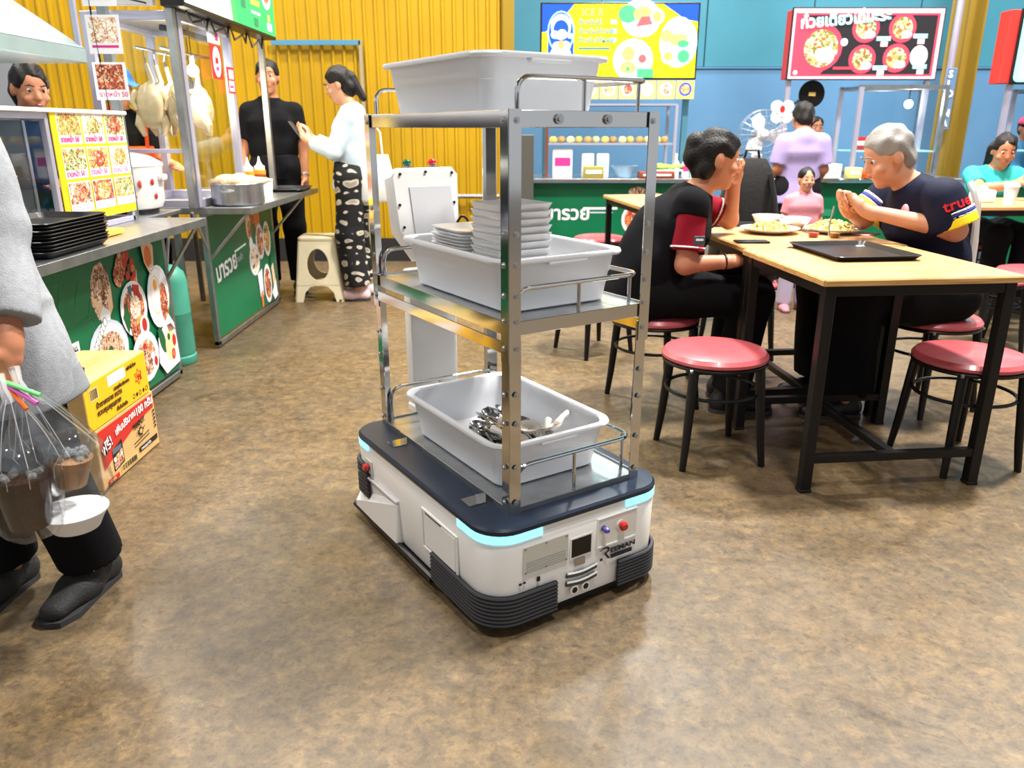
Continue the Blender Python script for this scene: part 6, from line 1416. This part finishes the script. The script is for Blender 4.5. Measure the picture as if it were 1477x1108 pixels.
# ---- grey-haired man in the racing jersey, seated at the right
JRS = CL('navy_jersey', (22, 26, 46), .7)
J = skeleton(1., pelvis=(0, .02, .52), waist=(0, -.02, .66), chest=(0, -.10, .83), neck=(0, -.17, .965), head=(0, -.28, 1.085), face=(0, -1, -.45), hup=(0, -.4, 1), Lsh=(.185, -.115, .935), Rsh=(-.185, -.14, .935), Lel=(.165, -.13, .805), Lwr=(.075, -.37, .865), Rel=(-.2, -.26, .80), Rwr=(-.03, -.41, .86),
             Lhip=(.09, .02, .51), Rhip=(-.09, .02, .51), Lkn=(.15, -.42, .50), Rkn=(-.13, -.42, .50), Lan=(.16, -.40, .057), Ran=(-.12, -.40, .057), Lto=(.17, -.56, .0), Rto=(-.13, -.56, .0))
J['Lel'] = V3(.215, -.06, .80)
PM3 = (1.875, 3.43, .03)
pm = person('seated grey-haired man in dark racing jersey with yellow sleeve band', PM3, R(-90), J, dict(m=JRS, sleeve=.86, hem=.06, off=.018, sr=(.068, .074, .05), wr=.007), dict(m=CL('black_cloth', (16, 16, 18)), r=(.125, .12, .12), hem=.93), ('short', mat('grey_hair', (140, 136, 132), .6, bump=.5, bscale=160)), SKIN, mat('dark_shoe', (28, 26, 28), .5), h=.005, fat=1.05,
            hands=dict(L=dict(d=(-.35, -.75, .55), n=(-.8, .2, -.5), side=(-.1, -.4, .9), curl=(.8, 1.0, .7), thumb=.8), R=dict(d=(.4, -.6, .6), n=(.8, .2, -.4), side=(.1, -.4, .9), curl=(.8, 1.0, .7), thumb=.8)))
a, b2 = J['Lsh'], J['Lel']
for q in 'LR':
    a, b2 = J[q+'sh'], J[q+'el']; dd = b2-a
    for f0, f1, m, nm in ((.46, .52, PAPER, 'white_stripe'), (.52, .60, mat('jersey_blue', (36, 50, 140), .7), 'blue_stripe'), (.60, .64, PAPER, 'white_stripe'), (.64, .90, mat('jersey_yellow', (240, 210, 20), .7), 'yellow_band')):
        band(pm, a+dd*f0, a+dd*f1, .0915, .0925, m, nm)
# lettering on the near sleeve and the shoulder, curved onto the cloth
def on_sleeve(st, size, f, ang0, m, r=.0925, sx=1.):
    a, b2 = J['Lsh'], J['Lel']; ax = unit(b2-a); out = unit(V3(1, -.0, 0)-ax*ax[0]); tan = np.cross(ax, out)
    o = text(st, size, Matrix.Identity(4), m, pm, sx=sx, bold=.001); n = len(o.data.vertices); co = np.zeros(n*3); o.data.vertices.foreach_get('co', co); co = co.reshape(-1, 3)
    w = co[:, 0].max(); th = -(co[:, 0]-w/2)/r+ang0; rr = r+.001+co[:, 2]*0+.0015*(co[:, 2] > 0)
    P = a+(b2-a)*f-ax*co[:, 1:2]+rr[:, None]*(np.cos(th)[:, None]*out+np.sin(th)[:, None]*tan); o.data.vertices.foreach_set('co', P.ravel()); o.data.update(); return o
on_sleeve('true', .062, .40, 0., mat('true_red', (214, 30, 40), .5), sx=1.05)
for st, size, T, m in (('LUX', .035, frame((.235, -.06, .965), (.0, -1, -.0), (-.3, 0, 1)) , PAPER),):
    pass
b = B(); pts = [V3(.10, .028, .985), V3(.12, .045, .95), V3(.125, .062, .90), V3(.12, .075, .82), V3(.115, .085, .74), V3(.11, .09, .62)]
b.tube([tuple(p) for p in pts], [.012, .018, .016, .014, .016, .018], 8); b.obj('back_stripe', PAPER, pm)
b = B(); b.sphere((.085, -.215, .86), (.03, .012, .035), 12, 8); b.obj('chest_badge', mat('badge_pink', (226, 150, 160), .6), pm)
b = B(); b.tube([(-.02, -.475, .905), (.02, -.50, .83), (.05, -.51, .79)], .004, 6); o = b.obj('fork', STEEL, None, loc=(PM3[0], PM3[1], 0), rz=R(-90)); tag(o, 'steel fork in the jersey man\'s hands above his noodles', 'fork')
# ---- woman with the phone
DEN = CL('pale_denim', (196, 212, 222)); TEE = CL('white_tee', (226, 226, 226))
def patterned():
    m = mat('patterned_cloth', (18, 17, 20), .8); nt = m.node_tree; b2 = nt.nodes['Principled BSDF']; tc = nt.nodes.new('ShaderNodeTexCoord'); v = nt.nodes.new('ShaderNodeTexVoronoi'); v.feature = 'DISTANCE_TO_EDGE'; v.inputs['Scale'].default_value = 9
    w = nt.nodes.new('ShaderNodeTexWave'); w.wave_type = 'RINGS'; w.inputs['Scale'].default_value = 5; w.inputs['Distortion'].default_value = 9; w.inputs['Detail'].default_value = 2
    nt.links.new(tc.outputs['Object'], v.inputs['Vector']); nt.links.new(tc.outputs['Object'], w.inputs['Vector'])
    x = nt.nodes.new('ShaderNodeMath'); x.operation = 'MULTIPLY'; nt.links.new(v.outputs['Distance'], x.inputs[0]); nt.links.new(w.outputs['Fac'], x.inputs[1])
    nt.links.new(ramp(nt, x.outputs[0], [(.02, (16, 15, 18)), (.10, (24, 22, 26)), (.13, (206, 198, 180)), (.30, (150, 140, 124))]), b2.inputs['Base Color']); return m
J = skeleton(.99, Lel=(.2, -.08, 1.06), Lwr=(.07, -.26, 1.14), Rel=(-.2, -.06, 1.06), Rwr=(-.06, -.27, 1.15), head=(0, -.05, 1.52), face=(0, -1, -.35))
ph = person('woman in pale shirt and patterned trousers looking at her phone by the yellow wall', (-1.17, 5.86, 0), R(-90), J, dict(m=DEN, sleeve=1.9, hem=.10, flare=.015, wr=.008), dict(m=patterned(), r=(.105, .10, .10), hem=.92), ('tail', HAIR), SKIN, mat('pink_shoe', (226, 190, 190), .6), h=.008, s=.98,
            hands=dict(L=dict(d=(-.4, -.8, .4), n=(-.5, 0, .9), side=(-.2, .1, .9), curl=(.5, .7, .5)), R=dict(d=(.4, -.8, .4), n=(.5, 0, .9), side=(.2, .1, .9), curl=(.5, .7, .5))))
t = thing('smartphone', 'phone held up by the woman in patterned trousers', 'phone', (-1.53, 5.86, 1.19), R(-90)); TPH = Matrix.Rotation(R(35), 4, 'X'); b = B(); b.box((0, 0, .03), (.075, .009, .15), .004, 2, T=TPH); b.obj('phone_body', mat('phone_grey', (90, 90, 96), .3), t); b = B(); b.box((0, .0055, .03), (.068, .002, .14), T=TPH); b.obj('phone_screen', mat('phone_screen', (40, 44, 52), .1), t)
t = thing('tote_bag', 'white tote bag hanging behind the woman with the phone', 'bag', (-.99, 5.80, .72), R(10)); b = B(); b.loft([[(x*w, y*d, z) for x, y in rrect(-1, -1, 1, 1, .5, 4)] for z, w, d in ((0, .13, .05), (.02, .145, .06), (.2, .13, .05), (.33, .10, .02))]); b.obj('bag_body', mat('tote_white', (226, 226, 222), .8), t); q = B(); q.tube([(-.06, 0, .32), (-.05, 0, .48), (.0, .02, .56), (.05, 0, .48), (.06, 0, .32)], .008, 6); q.obj('bag_strap', mat('tote_white', (226, 226, 222), .8), t)
# ---- man in black t-shirt
J = skeleton(1.03, Lwr=(.215, -.06, .87))
pb = person('standing man in black t-shirt and trousers by the second stall', (-1.79, 6.10, 0), R(10), J, dict(m=CL('black_tee', (18, 18, 20)), sleeve=.8, hem=.08, sr=(.062, .066, .05)), dict(m=CL('charcoal_cloth', (24, 24, 27))), ('short', HAIR), SKIN2, mat('dark_shoe', (28, 26, 28), .5), h=.009)
band(pb, J['Lwr']+(J['Lel']-J['Lwr'])*.06, J['Lwr']+(J['Lel']-J['Lwr'])*.14, .034, .034, DULLSTEEL, 'wristwatch', .006)
# ---- two vendors behind the stalls
J = skeleton(.95, head=(.05, -.09, 1.405), neck=(.01, -.03, 1.275), face=(.5, -1, -.25), Lwr=(.15, -.25, .98), Rwr=(-.15, -.25, .98))
person('vendor with black topknot in navy shirt behind the near stall', (-2.40, 4.06, 0), R(22), J, dict(m=CL('navy_shirt', (24, 34, 62)), sleeve=.8, hem=.08), dict(m=CL('charcoal_cloth', (24, 24, 27))), ('topbun', HAIR), SKIN2, None, h=.009, s=.97)
J = skeleton(.96, Lwr=(.2, -.3, 1.0), Rwr=(-.1, -.3, 1.0), face=(.5, -1, -.3))
pv = person('vendor in blue cap and orange apron behind the hanging chickens', (-2.47, 5.20, 0), R(40), J, dict(m=CL('black_tee', (18, 18, 20)), sleeve=.7, hem=.08), dict(m=CL('charcoal_cloth', (24, 24, 27))), ('short', HAIR, mat('blue_cap', (70, 130, 200), .7)), SKIN2, None, h=.009, s=.96)
APR = CL('orange_apron', (226, 84, 30))
F = Field(V3(-.25, -.25, .5), V3(.25, .1, 1.35), .009); F.cone(V3(0, -.035, .62), V3(0, -.035, 1.12), .135, .13, .03, V3(1, 0, 0), 1.2, cuta=True, cutb=True); F.cut(V3(0, -.05, 0), V3(0, 1, 0)); F.mesh('apron', APR, pv, V3(0, 0, 0))
b = B(); b.tube([(-.09, -.135, 1.1), (-.10, -.12, 1.25), (-.075, -.03, 1.36)], .012, 6); b.obj('apron_strap', APR, pv); b = B(); b.tube([(.09, -.135, 1.1), (.10, -.12, 1.25), (.075, -.03, 1.36)], .012, 6); b.obj('apron_strap', APR, pv)
# ---- man in lilac shirt with his back turned, child, person in teal, far vendors
J = skeleton(.86, head=(0, -.05, 1.30), face=(0, -1, -.4), Lwr=(.2, -.2, .80), Rwr=(-.2, -.2, .80))
person('man in lilac shirt standing with his back turned at the far stall', (2.24, 6.28, 0), R(176), J, dict(m=CL('lilac_shirt', (160, 146, 190)), sleeve=.85, hem=.13, flare=.02, sr=(.068, .07, .05)), dict(m=CL('charcoal_cloth', (24, 24, 27))), ('short', HAIR), SKIN2, mat('dark_shoe', (28, 26, 28), .5), h=.010, s=.95)
J = skeleton(.585)
person('small child in pink top standing behind the dining table', (1.99, 5.42, 0), 0, J, dict(m=CL('pink_top', (206, 132, 142)), sleeve=.7, hem=.06), dict(m=CL('flower_cloth', (196, 186, 214))), ('short', HAIR), SKIN, mat('child_shoe', (200, 120, 130), .6), h=.007, s=.64)
J = skeleton(1., pelvis=(0, .02, .51), waist=(0, .0, .64), chest=(0, -.04, .80), neck=(0, -.06, .92), head=(0, -.12, 1.05), face=(-.2, -1, -.3), Lsh=(.16, -.05, .885), Rsh=(-.16, -.05, .885), Lel=(.22, -.30, .80), Rel=(-.22, -.30, .80), Lwr=(.06, -.42, .84), Rwr=(-.06, -.42, .84), Lhip=(.09, 0, .50), Rhip=(-.09, 0, .50), Lkn=(.1, -.40, .49), Rkn=(-.1, -.40, .49), Lan=(.1, -.38, .056), Ran=(-.1, -.38, .056), Lto=(.1, -.54, .0), Rto=(-.1, -.54, .0))
person('seated person in teal shirt at the right-hand table', (3.46, 5.82, .03), 0, J, dict(m=CL('teal_shirt', (60, 180, 176)), sleeve=.7, hem=.05), dict(m=CL('charcoal_cloth', (24, 24, 27))), ('long', HAIR), SKIN2, mat('dark_shoe', (28, 26, 28), .5), h=.010, s=.93, hands=dict(L=dict(d=(-.5, -.5, .6), curl=(.7, .8, .6)), R=dict(d=(.5, -.5, .6), curl=(.7, .8, .6))))
J = skeleton(.80)
person('dark-haired vendor bending inside the noodle stall, behind the lilac shirt', (2.86, 7.72, 0), 0, J, dict(m=CL('grey_tee', (120, 124, 130)), sleeve=.7), dict(m=CL('charcoal_cloth', (24, 24, 27))), ('short', HAIR), SKIN2, None, h=.012, s=.86)
person('vendor in pink cap and blue shirt inside the stall beyond the column', (4.86, 7.72, 0), 0, J, dict(m=CL('sky_shirt', (90, 160, 210)), sleeve=.7), dict(m=CL('charcoal_cloth', (24, 24, 27))), ('short', HAIR, mat('pink_cap', (200, 70, 110), .7)), SKIN2, None, h=.012, s=.86)
